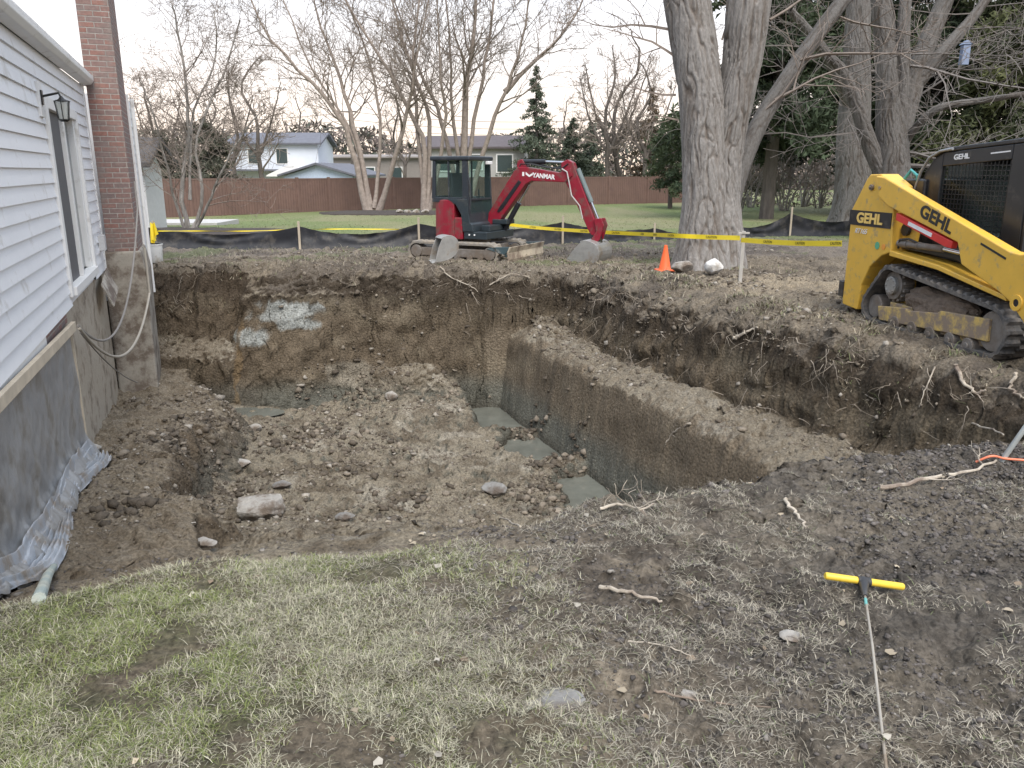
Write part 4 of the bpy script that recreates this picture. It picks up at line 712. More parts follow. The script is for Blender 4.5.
# ------------------------------------------------------------------ SILT FENCE AND CAUTION TAPE
SF = empty('silt_fence', (0, 0, 0)); tag(SF, 'low black fabric silt fence on wooden stakes behind the pit', 'silt fence')
sp = [(-11.5, 18.6), (-8.6, 18.75), (-4.9, 18.8), (-2.2, 19.3), (1.25, 20.1), (3.7, 21.2), (6.0, 22.0), (7.7, 22.6), (10.0, 23.0), (12.6, 23.1), (15.5, 23.4)]
tops = [.50, .54, .54, .56, .56, .34, .34, .66, .55, .55, .55]; nseg = 24; V = []; rows = 9
stake_m = mat('weathered_stake', (.42, .36, .28), rough=.8, var=.25, scale=8, stretch=(1, 1, .2)); cols_ = 0
for i in range(len(sp)-1):
    for k in range(nseg+(i == len(sp)-2)):
        t = k/nseg; x = sp[i][0]*(1-t)+sp[i+1][0]*t; y = sp[i][1]*(1-t)+sp[i+1][1]*t; zg = float(ground(np.linspace(x-.9, x+.9, 9), np.full(9, y)).mean()); sag = .17*4*t*(1-t)*(.7+.6*vn(i*3.1, 0, 190)); hh = tops[i]*(1-t)+tops[i+1]*t-sag
        for r in range(rows):
            q = r/(rows-1); wav = .07*float(fbm(x*1.6+q*1.6*(.5-t), q*1.6, 3, 191))*math.sin(math.pi*min(1, q*1.2)); dg = .03*math.sin((q*(1-abs(2*t-1))*14+t*9))*q
            V.append((x, y-.12*(1-q)**3+wav+dg, zg-.03+q*hh)); 
        cols_ += 1
ix = np.arange(cols_*rows).reshape(cols_, rows); fq = np.stack([ix[:-1, :-1], ix[1:, :-1], ix[1:, 1:], ix[:-1, 1:]], -1).reshape(-1, 4)
npmesh('fabric', V, fq, mat('black_fabric', (.018, .019, .024), rough=.55, var=.3, scale=6, spec=.35, dirt=(.06, .055, .05), dirt_amt=.3), SF, smooth=True)
for i, (x, y) in enumerate(sp):
    z0 = gz(x, y); MB().box(x-.025, x+.025, y-.13, y-.10, z0-.1, z0+tops[i]+.12).build('stake', stake_m, SF, bevel=.003)
TAPE = mat('yellow_tape', (.80, .62, .03), rough=.4, var=.05); BLK = mat('black_ink', (.02, .02, .02), rough=.5)
CT = empty('caution_tape', (0, 0, 0)); tag(CT, 'yellow caution tape strung from post to post across the site', 'barrier tape')
def tape(P, w=.075, tw=0., words=True, nm='tape'):
    P, _ = cr(P, [0]*len(P), 60); V = []; F_ = []
    for i, p in enumerate(P):
        a = tw*math.sin(i*.35)+.2*math.sin(i*.13); up = Vector((0, math.sin(a), math.cos(a)))*w/2; V += [p-up, p+up]
        if i: F_.append((2*i-2, 2*i, 2*i+1, 2*i-1))
    mb = MB(); mb.add(V, F_); t_ = mb.build(nm, TAPE, CT)
    if words:
        L = 0
        for i in range(len(P)-1):
            s = (P[i+1]-P[i]).length; L += s
            if L > .85:
                L = 0; d = (P[i+1]-P[i]).normalized(); a = tw*math.sin(i*.35)+.2*math.sin(i*.13); u_ = Vector((0, math.sin(a), math.cos(a))); n_ = d.cross(u_).normalized(); u_ = n_.cross(d)
                M = Matrix.Translation(P[i]+n_*.004) @ Matrix(((d.x, u_.x, n_.x, 0), (d.y, u_.y, n_.y, 0), (d.z, u_.z, n_.z, 0), (0, 0, 0, 1))); text('lettering', 'CAUTION', .055, BLK, t_, M, ext=.0005)
stk = Vector((3.72, 13.04, 0)); stk.z = gz(stk.x, stk.y)
tape([at(505, 224, 19.5), at(540, 228, 19.0), at(600, 232, 17.4), at(640, 234, 16.2), at(672, 235.5, 14.2), at(700, 236.8, 13.75), at(740, 238, 13.02)])
tape([at(741, 240, 13.02), at(790, 243, 11.6), at(842, 243.5, 10.35)])
tape([at(158, 231, 17.6), at(200, 231, 18.6), at(250, 231, 19.6), at(300, 229.5, 21), at(345, 229, 22), at(420, 229, 22.8), at(505, 224, 19.5)], tw=1.2, words=False, w=.028)
PO = empty('tape_post', stk); tag(PO, 'thin weathered post holding the tape right of the big trunk', 'post')
MB().box(-.028, .028, -.012, .012, -.2, at(740, 231, 13.04).z-stk.z).build('upright', mat('grey_wood', (.40, .38, .35), rough=.8, var=.3, scale=9, stretch=(1, 1, .2)), PO, bevel=.003); zt = at(740, 232, 13.04).z-stk.z
MB().box(-.09, .09, -.03, -.013, zt-.03, zt).build('crosspiece', MATS['grey_wood'], PO, bevel=.003)
p = at(156, 250, 17.5); p.z = gz(p.x, 17.5); PO2 = empty('flagged_stake', p); tag(PO2, 'short stake with a yellow knot of tape beside the chimney', 'stake')
MB().box(-.02, .02, -.02, .02, -.1, .72).build('upright', stake_m, PO2, bevel=.003)
mb = MB()
for k in range(5): q = k*1.25; mb.add([Vector((.0, -.03, .66)), Vector((.05*math.cos(q), -.04, .70)), Vector((.09*math.cos(q)+.03, -.06-.02*k, .45-.06*k)), Vector((.02+.05*math.sin(q), -.05, .40-.05*k))], [(0, 1, 2, 3)])
mb.build('tape_knot', TAPE, PO2)

# ------------------------------------------------------------------ BUCKET, CONE
p = onground(158, 272); p = Vector((at(157, 268, 15.9).x, 15.9, gz(at(157, 268, 15.9).x, 15.9))); BKT = empty('plastic_bucket', p, .3); tag(BKT, 'white plastic bucket standing by the chimney at the far lip', 'bucket')
wp = mat('white_plastic', (.70, .70, .68), rough=.4, var=.06, dirt=(.4, .36, .3), dirt_amt=.3)
MB().tube([(0, 0, 0), (0, 0, .01), (0, 0, .33), (0, 0, .335), (0, 0, .36), (0, 0, .36), (0, 0, .08)], [.12, .125, .148, .158, .158, .143, .12], 24).build('pail', wp, BKT, smooth=True)
MB().tube([(.15*math.cos(t), -.02-.03*math.sin(t), .33-.13*math.sin(t)) for t in [math.pi*k/12 for k in range(13)]], .004, 6).build('handle', mat('wire_metal', (.4, .4, .4), rough=.4, metal=1), BKT)
p = Vector((2.72, 14.3, 0)); p.z = gz(p.x, p.y)+.01; CN = empty('traffic_cone', p, .2); tag(CN, 'bright orange traffic cone left of the big double trunk', 'traffic cone'); OR = mat('cone_orange', (.85, .13, .03), rough=.45, var=.08, dirt=(.4, .2, .1), dirt_amt=.2)
MB().tube([(0, 0, .03), (0, 0, .05), (0, 0, .40), (0, 0, .455), (0, 0, .457)], [.115, .105, .036, .028, .016], 24).build('cone_body', OR, CN, smooth=True)
MB().box(-.145, .145, -.145, .145, 0, .03).build('cone_base', OR, CN, bevel=.012)

# ------------------------------------------------------------------ FOREGROUND: T-handled soil probe, sticks, stake
a = onground(824, 586); b = onground(902, 598); 
PR = empty('soil_probe', (a+b)/2); tag(PR, 'long steel soil probe with yellow T handle lying on the damp soil', 'soil probe'); o0 = PR.location
YH = mat('yellow_grip', (.72, .50, .05), rough=.45, var=.12, scale=12, dirt=(.3, .22, .08), dirt_amt=.25); BP = mat('black_rubber', (.028, .028, .03), rough=.5, dirt=(.12, .11, .10), dirt_amt=.3); STL = mat('dull_steel', (.42, .38, .32), rough=.45, metal=.5, var=.3, scale=12, dirt=(.25, .19, .13), dirt_amt=.5)
lift = Vector((0, 0, .045)); ax = (b-a).normalized(); A_, B_ = a-o0+lift, b-o0+lift
MB().tube([A_, A_+ax*.005, B_-ax*.005, B_], [.012, .0155, .0155, .012], 18).build('handle', YH, PR, smooth=True)
j = (A_+B_)/2+Vector((-.005, 0, 0)); tip = onground(886, 790)-o0+Vector((0, 0, .02)); dr = (tip-j).normalized()
MB().tube([j-ax*.028+dr*.002, j+ax*.028+dr*.002], .021, 18).tube([j, j+dr*.04, j+dr*.10, j+dr*.13], [.024, .020, .012, .010], 16).build('hub', BP, PR, smooth=True)
rod = MB().tube([j+dr*.12, j+dr*.5+Vector((.004, 0, .002)), tip, tip+dr*.25], .0052, 10).build('rod', STL, PR, smooth=True)
MB().tube([j+dr*.15, j+dr*.20], .0062, 10).build('colour_band', mat('teal_tape', (.12, .35, .33), rough=.5), PR)
def stick(name, pix, r, m, label, cat='stick', seed=0, twigs=0, lift=.012):
    P = [onground(x, y)+Vector((0, 0, lift)) for x, y in pix]; A, R = cr(P, [r*(1-.55*i/(len(P)-1)) for i in range(len(P))], 16); rnd = random.Random(seed)
    A = [q+Vector((rnd.gauss(0, r*.5), rnd.gauss(0, r*.5), rnd.gauss(0, r*.3))) for q in A]; mb = MB().tube(A, R, 7)
    for k in range(twigs): i = rnd.randint(3, 13); branches(mb, None, rnd, A[i], Vector((rnd.gauss(0, 1), rnd.gauss(0, 1), rnd.uniform(0, .7))), .15, r*.4, 1, .1, .8, (3,), .2, .3, .002)
    return tag(mb.build(name, m, smooth=True), label, cat)
ROOT = mat('pale_root', (.42, .37, .30), rough=.8, var=.3, scale=15, dirt=(.18, .14, .11), dirt_amt=.4); RT2 = mat('brown_root', (.20, .155, .12), rough=.85, var=.3, scale=12)
stick('stick', [(878, 491), (905, 488), (940, 480), (970, 473), (998, 466)], .015, ROOT, 'long crooked pale stick lying by the pit at the right', seed=1, twigs=3)
stick('stick', [(784, 501), (796, 514), (806, 529)], .011, ROOT, 'short pale stick slanting above the yellow probe handle', seed=2)
stick('stick', [(600, 592), (630, 597), (662, 604)], .011, ROOT, 'straight weathered stick in the middle of the muddy turf', seed=3)
stick('stick', [(628, 645), (660, 650), (690, 660)], .004, ROOT, 'thin straw coloured twig below the weathered stick', seed=4)
stick('stick', [(655, 700), (700, 706), (770, 711)], .005, RT2, 'thin dark twig lying by the squarish pale stone', seed=5)
stick('stick', [(482, 522), (500, 521), (520, 528)], .014, ROOT, 'stubby pale stick at the lip left of the trench', seed=6)
stick('root', [(600, 515), (622, 510), (640, 515), (652, 510)], .009, ROOT, 'tangled pale root on the lip above the trench end', 'root', seed=7, twigs=6, lift=.03)
stick('root', [(530, 306), (522, 318), (520, 326)], .016, ROOT, 'short pale root hanging on the far corner of the pit wall', 'root', seed=8, lift=.05)
stick('root', [(733, 347), (745, 338), (757, 331)], .022, ROOT, 'pale broken branch stuck in the upper bank below the post', 'root', seed=9, twigs=2, lift=.05)
stick('root', [(955, 374), (960, 392), (974, 402), (984, 398)], .02, ROOT, 'curled pale root poking from the bank under the loader', 'root', seed=10, twigs=4, lift=.07)
stick('root', [(946, 432), (970, 433), (1003, 445)], .011, ROOT, 'long thin root hanging across the brown bank at the right', 'root', seed=11, lift=.06)
stick('root', [(935, 372), (925, 395), (918, 415)], .008, ROOT, 'thin straight root hanging down the bank under the track', 'root', seed=12, lift=.05)
stick('root', [(1016, 380), (1010, 396), (1022, 405)], .018, ROOT, 'bent pale root at the right edge below the loader', 'root', seed=13, lift=.06, twigs=2)
stick('root', [(690, 428), (672, 440), (664, 452)], .014, ROOT, 'pale root loop on the trench side wall', 'root', seed=14, lift=.05, twigs=2)
stick('root', [(440, 272), (452, 283), (470, 296), (478, 300)], .013, ROOT, 'pale twisted root below the spare excavator bucket', 'root', seed=15, lift=.08, twigs=8)
stick('root', [(490, 290), (500, 284), (512, 281), (530, 284)], .013, ROOT, 'branching root right below the excavator blade', 'root', seed=16, lift=.08, twigs=8)
# fine roots hanging in the upper soil layer
rnd = random.Random(77); mb = MB()
for k in range(360):
    if k % 2: u = rnd.uniform(5, 12.5); v = 6.32+.09*(7-min(u, 10))-rnd.uniform(-.1, .35); q = W(u, v)
    else: q = Vector((rnd.uniform(-6.5, 1.5), 0, 0)); q.y = 14.2-.1*q.x*(q.x < 0)+rnd.uniform(-.15, .25)
    q.z = gz(q.x, q.y)+.03; branches(mb, None, rnd, q, Vector((rnd.gauss(0, .8), -.8, rnd.uniform(-.8, .5))), rnd.uniform(.12, .42), rnd.uniform(.003, .007), 1, -.3, .7, (2,), .25, .3, .002)
tag(mb.build('hanging_rootlets', mat('rootlet', (.26, .22, .175), rough=.85, var=.3)), 'fine pale rootlets hanging out of the dark topsoil around the pit', 'rootlets', kind='stuff')
a = onground(1001, 462); b = at(1032, 418, a.y-.05); ST = MB().tube([a-Vector((0, 0, .1)), a, b, b+(b-a)*.8], .016, 10).build('metal_stake', mat('galvanised', (.45, .48, .47), rough=.4, metal=.4, var=.15), smooth=True); tag(ST, 'slanting grey metal stake at the right edge of the pit', 'stake')
cord = [onground(x, y)+Vector((0, 0, .03)) for x, y in ((975, 468), (990, 466), (1005, 464), (1030, 470))]; tag(MB().tube(cr(cord, [0]*4, 20)[0], .007, 8).build('cord', mat('orange_cord', (.75, .22, .12), rough=.6)), 'orange cord tied at the foot of the slanting stake', 'cord')

# ------------------------------------------------------------------ MACHINES
YEL = mat('machine_yellow', (.70, .42, .06), rough=.42, var=.09, scale=4, dirt=(.40, .29, .13), dirt_amt=.2, dirt_scale=9)
YELD = mat('scraped_yellow', (.60, .42, .12), rough=.6, var=.15, scale=8, dirt=(.25, .19, .14), dirt_amt=.75, dirt_scale=7)
BLKP = mat('black_paint', (.018, .019, .023), rough=.32, var=.15, scale=4, dirt=(.07, .065, .06), dirt_amt=.2)
RBR = mat('track_rubber', (.075, .072, .070), rough=.85, var=.3, scale=12, dirt=(.16, .14, .12), dirt_amt=.55, dirt_scale=6, bump=.4, bscale=30)
DST = mat('dirty_steel', (.22, .20, .18), rough=.6, metal=.3, var=.3, scale=10, dirt=(.18, .145, .115), dirt_amt=.6, bump=.3, bscale=30)
CHR = mat('chrome_rod', (.62, .62, .62), rough=.18, metal=1); RED = mat('machine_red', (.24, .011, .026), rough=.38, var=.12, dirt=(.16, .06, .055), dirt_amt=.4, dirt_scale=5); REDS = mat('strut_red', (.62, .035, .03), rough=.4)
HOSE = mat('hydraulic_hose', (.02, .02, .02), rough=.5); WHT = mat('white_lettering', (.75, .75, .75), rough=.5); BUK = mat('worn_bucket_steel', (.34, .335, .32), rough=.42, metal=.45, var=.25, scale=6, dirt=(.26, .22, .18), dirt_amt=.3, bump=.15, bscale=25)
def hull(circs, n=40):
    P = sorted({(round(c[0]+r*math.cos(2*math.pi*k/n), 5), round(c[1]+r*math.sin(2*math.pi*k/n), 5)) for c in circs for r in (c[2],) for k in range(n)})
    def half(P):
        h = []
        for p in P:
            while len(h) > 1 and (h[-1][0]-h[-2][0])*(p[1]-h[-2][1])-(h[-1][1]-h[-2][1])*(p[0]-h[-2][0]) <= 0: h.pop()
            h.append(p)
        return h
    return half(P)[:-1]+half(P[::-1])[:-1]
def belt(circs, y0, y1, pitch=.027, th=.035, lug=.028, chev=False):
    H_ = hull(circs); L = [0]; n = len(H_)
    for i in range(n): a, b = H_[i], H_[(i+1) % n]; L.append(L[-1]+math.dist(a, b))
    m = int(L[-1]/pitch/4)*4; pts = []
    for k in range(m):
        s = L[-1]*k/m; i = 0
        while L[i+1] < s: i += 1
        f = (s-L[i])/(L[i+1]-L[i]); a, b = H_[i], H_[(i+1) % n]; pts.append((a[0]+(b[0]-a[0])*f, a[1]+(b[1]-a[1])*f))
    cxm = sum(p[0] for p in pts)/m; V = []; F_ = []; ys = [y0, y0+.02, (y0+y1)/2-.01, (y0+y1)/2+.01, y1-.02, y1]
    for i in range(m):
        a, b = pts[i-1], pts[(i+1) % m]; tx, tz = b[0]-a[0], b[1]-a[1]; q = math.hypot(tx, tz); nx, nz = tz/q, -tx/q; p = pts[i]
        for j, y in enumerate(ys):
            o_ = lug if ((i+(2 if j > 2 else 0)) % 4) < 2 else 0
            if j in (0, 5): o_ *= .3
            V.append((p[0]+nx*o_, y, p[1]+nz*o_))
        for y in (y1, y0): V.append((p[0]-nx*th, y, p[1]-nz*th))
    for i in range(m):
        A = i*8; B = ((i+1) % m)*8
        for j in range(8): F_.append((A+j, A+(j+1) % 8, B+(j+1) % 8, B+j))
    return MB().add(V, F_)
RX = Matrix.Rotation(math.pi/2, 4, 'X')
def T3(x, y, z): return Matrix.Translation((x, y, z))
# ---- compact track loader
lx, ly = 4.353, 9.463; LD = empty('track_loader', (lx, ly, 0), math.atan2(-1.868, .252)); LD.location.z = max(gz(lx, ly), gz(4.6, 7.6))-.02; tag(LD, 'yellow compact track loader with black cab parked on the right bank', 'track loader')
for k, y0 in enumerate((0, 1.38)):
    y1 = y0+.32; circs = [(1.86, .285, .25), (-.14, .21, .19), (.15, .50, .22)]
    TR_ = belt(circs, y0, y1).build('track', RBR, LD)
    yo = y0+.03 if k == 0 else y0+.29; s_ = 1 if k == 0 else -1
    MB().prism([(-.03, .23), (.5, .29), (.55, .27), (1.05, .33), (1.1, .36), (1.83, .40), (1.84, .18), (1.35, .16), (.9, .13), (.02, .07)], min(yo, yo+.05*s_), max(yo, yo+.05*s_)).box(.1, 1.7, y0+.1, y0+.2, .1, .3).build('track_frame', YELD, TR_, bevel=.008)
    for x in (.34, .66, .98, 1.30, 1.58): MB().cyl((x, y0+.02, .085), (x, y0+.29, .085), .082, 20).cyl((x, y0+.0, .085), (x, y0+.02, .085), .035, 12).build('roller', DST, TR_, bevel=.006)
    MB().cyl((1.86, y0+.06, .285), (1.86, y0+.26, .285), .20, 28).build('idler', DST, TR_, bevel=.01)
    MB().cyl((-.14, y0+.06, .21), (-.14, y0+.26, .21), .14, 24).build('idler', DST, TR_, bevel=.01)
    sp_ = MB().cyl((.15, y0+.08, .5), (.15, y0+.24, .5), .165, 28)
    for j in range(14): q = 2*math.pi*j/14; sp_.box(-.018, .018, y0+.1, y0+.22, .15, .195, T3(.15, 0, .5) @ Matrix.Rotation(q, 4, 'Y'))
    sp_.build('sprocket', DST, TR_, bevel=.004); mb = MB().cyl((.15, y0+.04, .5), (.15, y0+.1, .5), .105, 24)
    for j in range(8): q = 2*math.pi*j/8; mb.cyl((.15+.08*math.cos(q), y0+.03, .5+.08*math.sin(q)), (.15+.08*math.cos(q), y0+.05, .5+.08*math.sin(q)), .012, 6)
    mb.build('sprocket_hub', BUK, TR_, bevel=.004)
    if k == 0:                                                        # packed mud on the track frame
        bm = bmesh.new(); bmesh.ops.create_icosphere(bm, subdivisions=4, radius=1)
        for v in bm.verts: c = v.co; f = 1+.3*float(fbm(c.x*3, c.z*3+c.y*2, 4, 300)); v.co = Vector((.92+c.x*.62*f, .16+c.y*.12*f, .36+c.z*(.17 if c.x > -.3 else .2)*f-.0*c.x))
        me = bpy.data.meshes.new('packed_mud'); bm.to_mesh(me); bm.free(); me.materials.append(mat('mud', (.16, .12, .09), rough=.95, var=.4, scale=14, bump=1, bscale=30)); o = bpy.data.objects.new('packed_mud', me); COL.objects.link(o); o.parent = TR_
tw = [(-.82, .13), (-.47, .11), (-.43, .42), (-.30, .66), (-.08, .82), (.10, .88), (.05, 1.34), (.03, 1.62), (-.28, 1.755), (-.50, 1.75), (-.56, 1.70), (-.83, 1.32)]
MB().prism(tw, .03, .26).build('rear_tower', YEL, LD, bevel=.014, seg=3); MB().prism(tw, 1.44, 1.67).build('rear_tower', YEL, LD, bevel=.014)
MB().prism([(-.845, 1.325), (-.60, 1.68), (-.585, 1.665), (-.83, 1.31)], .06, .24).build('tower_vent', BLKP, LD)
MB().cyl((-.42, .0, 1.60), (-.42, .045, 1.60), .035, 16).cyl((-.42, -.015, 1.60), (-.42, .02, 1.60), .016, 8).build('pivot_pin', DST, LD, bevel=.004)
MB().box(-.86, -.30, .27, 1.43, .18, 1.30).build('engine_door', YEL, LD, bevel=.02); MB().prism([(-.84, 1.31), (-.30, 1.70), (.2, 1.70), (.2, 1.0), (-.84, 1.0)], .275, 1.425).build('engine_hood', BLKP, LD, bevel=.02)
MB().box(-.90, -.861, .30, .42, .40, .62).build('tail_lamp', mat('lamp_red', (.35, .03, .03), rough=.2), LD, bevel=.006); MB().box(-.93, -.82, .02, .2, .22, .42).build('rear_bumper', BLKP, LD, bevel=.01)
MB().box(-.845, .045, .022, .029, 1.14, 1.32).build('maker_panel', BLKP, LD); text('lettering', 'GEHL', .165, mat('pale_gold', (.80, .55, .16), rough=.4), LD, T3(-.40, .018, 1.228) @ RX, bold=.006, sx=1.35)
text('lettering', 'RT165', .085, WHT, LD, T3(-.56, .024, 1.07) @ RX, bold=.0, shear=.25, sx=1.15)
MB().cyl((-.18, .024, .93), (-.18, .028, .93), .045, 20).build('round_sticker', mat('green_sticker', (.10, .38, .22), rough=.4), LD); MB().cyl((-.05, .024, .925), (-.05, .028, .925), .035, 20).build('round_sticker', mat('orange_sticker', (.75, .30, .05), rough=.4), LD)
arm = [(-.30, 1.735), (-.12, 1.72), (2.02, 1.07), (2.16, 1.06), (2.48, 1.14), (2.62, .25), (2.50, .24), (2.30, .47), (2.10, .62), (1.94, .69), (1.38, .88), (1.28, 1.09), (.0, 1.40), (-.20, 1.50)]
for y0 in (-.02, 1.60):
    A_ = MB().prism(arm, y0, y0+.12).build('lift_arm', YEL, LD, bevel=.016, seg=3)
    MB().ring((2.20, .62), .035, .075, y0-.012, y0+.01, 24).build('arm_boss', YEL, A_, bevel=.003); MB().cyl((2.20, y0-.006, .62), (2.20, y0+.0, .62), .036, 20).build('pin_hole', BLKP, A_)
    for (x, z) in ((2.35, 1.0), (2.42, .85), (2.40, .72), (2.26, .92)): MB().cyl((x, y0-.008, z), (x, y0+.0, z), .014, 10).build('bolt', BLKP, A_)
    MB().cyl((-.18, y0-.01, 1.60), (-.18, y0+.0, 1.60), .02, 10).build('bolt', YELD, A_)
text('lettering', 'GEHL', .185, BLKP, LD, T3(.90, -.022, 1.30) @ RX @ Matrix.Rotation(-math.radians(16.5), 4, 'Z'), bold=.006, sx=1.25)
MB().prism([(1.62, 1.10), (1.98, .99), (1.985, 1.01), (1.625, 1.12)], -.024, -.0205).build('arm_stripe', BLKP, LD)
mb = MB().prism([(.12, .90), (1.0, .83), (2.02, .66), (2.04, .61), (1.0, .78), (.12, .84)], .0, .32); mb.build('fender', YEL, LD, bevel=.008)
MB().prism([(.2, 1.20), (1.5, 1.0), (1.95, .75), (1.95, .40), (.2, .40)], .33, 1.37).build('chassis', BLKP, LD, bevel=.01)
MB().prism([(.06, .92), (1.0, .90), (1.9, .72), (1.3, .98), (.06, 1.0)], .16, .32).build('side_tray', BLKP, LD, bevel=.004)
MB().prism([(.02, .94), (.30, .92), (.34, 1.22), (.2, 1.32), (.04, 1.30)], .17, .22).build('cylinder_bracket', YEL, LD, bevel=.01); MB().cyl((.16, .13, 1.14), (.16, .17, 1.14), .07, 20).build('bracket_hole', BLKP, LD)
mb = MB().cyl((.30, .10, .985), (.92, .10, .99), .036, 18).cyl((.14, .10, .985), (.31, .10, .985), .045, 18).cyl((.48, .10, .986), (.52, .10, .986), .043, 18); hc = mb.build('hydraulic_cylinder', DST, LD, bevel=.004); MB().cyl((.92, .10, .99), (1.42, .10, .96), .022, 16).build('piston_rod', CHR, hc)
MB().tube([(.16, .08, .93), (.2, .06, 1.03), (.35, .07, 1.05), (.5, .08, 1.02)], .013, 8).build('hydraulic_hose', HOSE, LD)
st = MB().prism([(.18, 1.33), (1.20, 1.09), (1.18, 1.02), (1.08, 1.03), (.18, 1.25)], -.01, .06).build('arm_lock_strut', REDS, LD, bevel=.006); MB().prism([(.42, 1.21), (.43, 1.25), (.86, 1.15), (.85, 1.11)], -.0145, -.0105).build('warning_label', WHT, st)
# cab
cb = empty('cab'); cb.parent = LD; c0, c1 = .31, 1.39
side_out = [(.0, .85), (.02, 1.45), (.14, 1.78), (.26, 1.92), (.42, 1.985), (1.62, 2.05), (1.70, 2.02), (1.72, .85)]
for y0 in (c0, c1-.05):
    y1 = y0+.05; mb = MB().prism([(.0, .85), (.02, 1.45), (.14, 1.78), (.26, 1.92), (.42, 1.985), (.42, .85)], y0, y1)
    mb.prism([(.4215, 1.84), (.4215, 1.985), (1.4485, 2.042), (1.4485, 1.90)], y0, y1).prism([(1.45, .85), (1.45, 2.042), (1.62, 2.05), (1.70, 2.02), (1.72, .85)], y0, y1).box(.4215, 1.4485, y0, y1, .85, 1.12)
    mb.build('side_frame', BLKP, cb, bevel=.008)
    m2 = MB(); yy = y0+.022
    for k in range(19): x = .445+k*.054; m2.box(x-.0035, x+.0035, yy, yy+.006, 1.12, 1.84+.057*(x-.42))
    for k in range(15): z = 1.145+k*.05; m2.box(.4215, 1.4485, yy+.0065, yy+.0125, z-.0045, z+.0045)
    m2.build('window_guard', BLKP, cb); MB().box(.4215, 1.4485, y0+.040, y0+.044, 1.121, 1.84).build('side_glass', glass('cab_glass', (.04, .05, .05), .88), cb)
MB().prism([(.27, 1.93), (.42, 1.99), (1.64, 2.055), (1.66, 2.10), (.45, 2.035), (.25, 1.965)], c0-.01, c1+.01).build('roof', BLKP, cb, bevel=.01)
MB().box(1.725, 1.76, c0, c0+.12, .85, 2.03).box(1.725, 1.76, c1-.12, c1, .85, 2.03).box(1.725, 1.76, c0+.1205, c1-.1205, 1.88, 2.03).build('door_frame', BLKP, cb, bevel=.008); MB().box(1.735, 1.742, c0+.12, c1-.12, .85, 1.88).build('door_glass', MATS['cab_glass'], cb)
MB().box(.55, 1.0, .58, 1.12, .86, 1.15).box(.45, .60, .58, 1.12, 1.12, 1.70).build('seat', mat('seat_vinyl', (.05, .05, .055), rough=.7), cb, bevel=.03); MB().cyl((1.25, .55, .9), (1.2, .55, 1.35), .02, 8).cyl((1.25, 1.15, .9), (1.2, 1.15, 1.35), .02, 8).build('joystick', BLKP, cb)
text('lettering', 'GEHL', .075, WHT, cb, T3(.72, c0-.004, 1.935) @ RX @ Matrix.Rotation(.05, 4, 'Z'), bold=.002, sx=1.3)
MB().prism([(1.15, 1.955), (1.15, 1.968), (1.42, 1.984), (1.42, 1.971)], c0-.003, c0-.0005).build('cab_sticker', WHT, cb)
MB().tube([(-.02, c0-.03, 1.45), (.10, c0-.03, 1.78), (.22, c0-.03, 1.93), (.40, c0-.03, 2.0), (.6, c0-.03, 2.02)], .016, 8).build('grab_rail', mat('grey_rail', (.30, .31, .32), rough=.4, metal=.4), cb, smooth=True)
MB().tube([(-.1, .22, 1.70), (-.02, .24, 1.80), (.06, .27, 1.74), (.05, .3, 1.6)], .018, 8).build('teal_hose', mat('teal_rubber', (.06, .30, .30), rough=.5), LD)
MB().box(-.30, .3, .9, 1.5, 1.70, 1.96).build('exhaust_housing', BLKP, LD, bevel=.02)
mb = MB().box(2.50, 2.58, .1, 1.6, .12, .62).prism([(2.60, .05), (3.25, .03), (3.25, .05), (2.66, .09), (2.66, .6), (2.60, .62)], -.02, 1.72).prism([(2.6, .05), (3.2, .05), (2.7, .6), (2.6, .6)], -.04, -.02).prism([(2.6, .05), (3.2, .05), (2.7, .6), (2.6, .6)], 1.72, 1.74); mb.build('loader_bucket', BUK, LD, bevel=.004)

# ---- mini excavator
def bucket_mesh(w, s=1.):
    pr = [(0, 0), (.30, -.07), (.55, -.04), (.72, .10), (.76, .30), (.66, .46), (.46, .52), (.36, .50)]; pr = [(a*s, b*s) for a, b in pr]; mb = MB(); th = .022
    A, _ = cr([(a, 0, b) for a, b in pr], [0]*len(pr), 22); inn = []
    for i, p in enumerate(A): t = (A[min(i+1, 21)]-A[max(i-1, 0)]).normalized(); inn.append((p.x-t.z*th, p.z+t.x*th))
    o_ = [(p.x, p.z) for p in A]
    for i in range(21): mb.prism([o_[i], o_[i+1], inn[i+1], inn[i]], 0, w)
    pl = [(p[0], p[1]) for p in inn]+[(.20*s, .30*s)]
    mb.prism(pl, .0, .02).prism(pl, w-.02, w)
    for k in range(5): y = w*(k+.5)/5; mb.box(-.09*s, .06*s, y-.025, y+.025, -.012, .016)
    return mb
EX = empty('mini_excavator', (-.9, 16.6, 0), math.atan2(-1.2, 2.4)); EX.location.z = gz(-.4, 16.4)-.01; tag(EX, 'red and black mini excavator standing at the far lip of the pit', 'excavator')
GRB = mat('dusty_track', (.20, .185, .165), rough=.9, var=.3, scale=9, dirt=(.26, .225, .18), dirt_amt=.6)
for y0 in (-.15, 1.05):
    t_ = belt([(-1.18, .20, .19), (.56, .20, .19), (-.3, .30, .09)], y0, y0+.30, pitch=.03).build('track', GRB, EX); MB().box(-1.1, .5, y0+.03, y0+.27, .10, .28).build('track_frame', DST, t_, bevel=.02)
    for x in (-.8, -.5, -.2, .1, .35): MB().cyl((x, y0+.01, .09), (x, y0+.29, .09), .06, 14).build('roller', DST, t_)
    MB().cyl((-1.18, y0+.01, .2), (-1.18, y0+.29, .2), .13, 20).build('idler', DST, t_, bevel=.01); MB().cyl((.56, y0+.01, .2), (.56, y0+.29, .2), .13, 20).build('sprocket', DST, t_, bevel=.01)
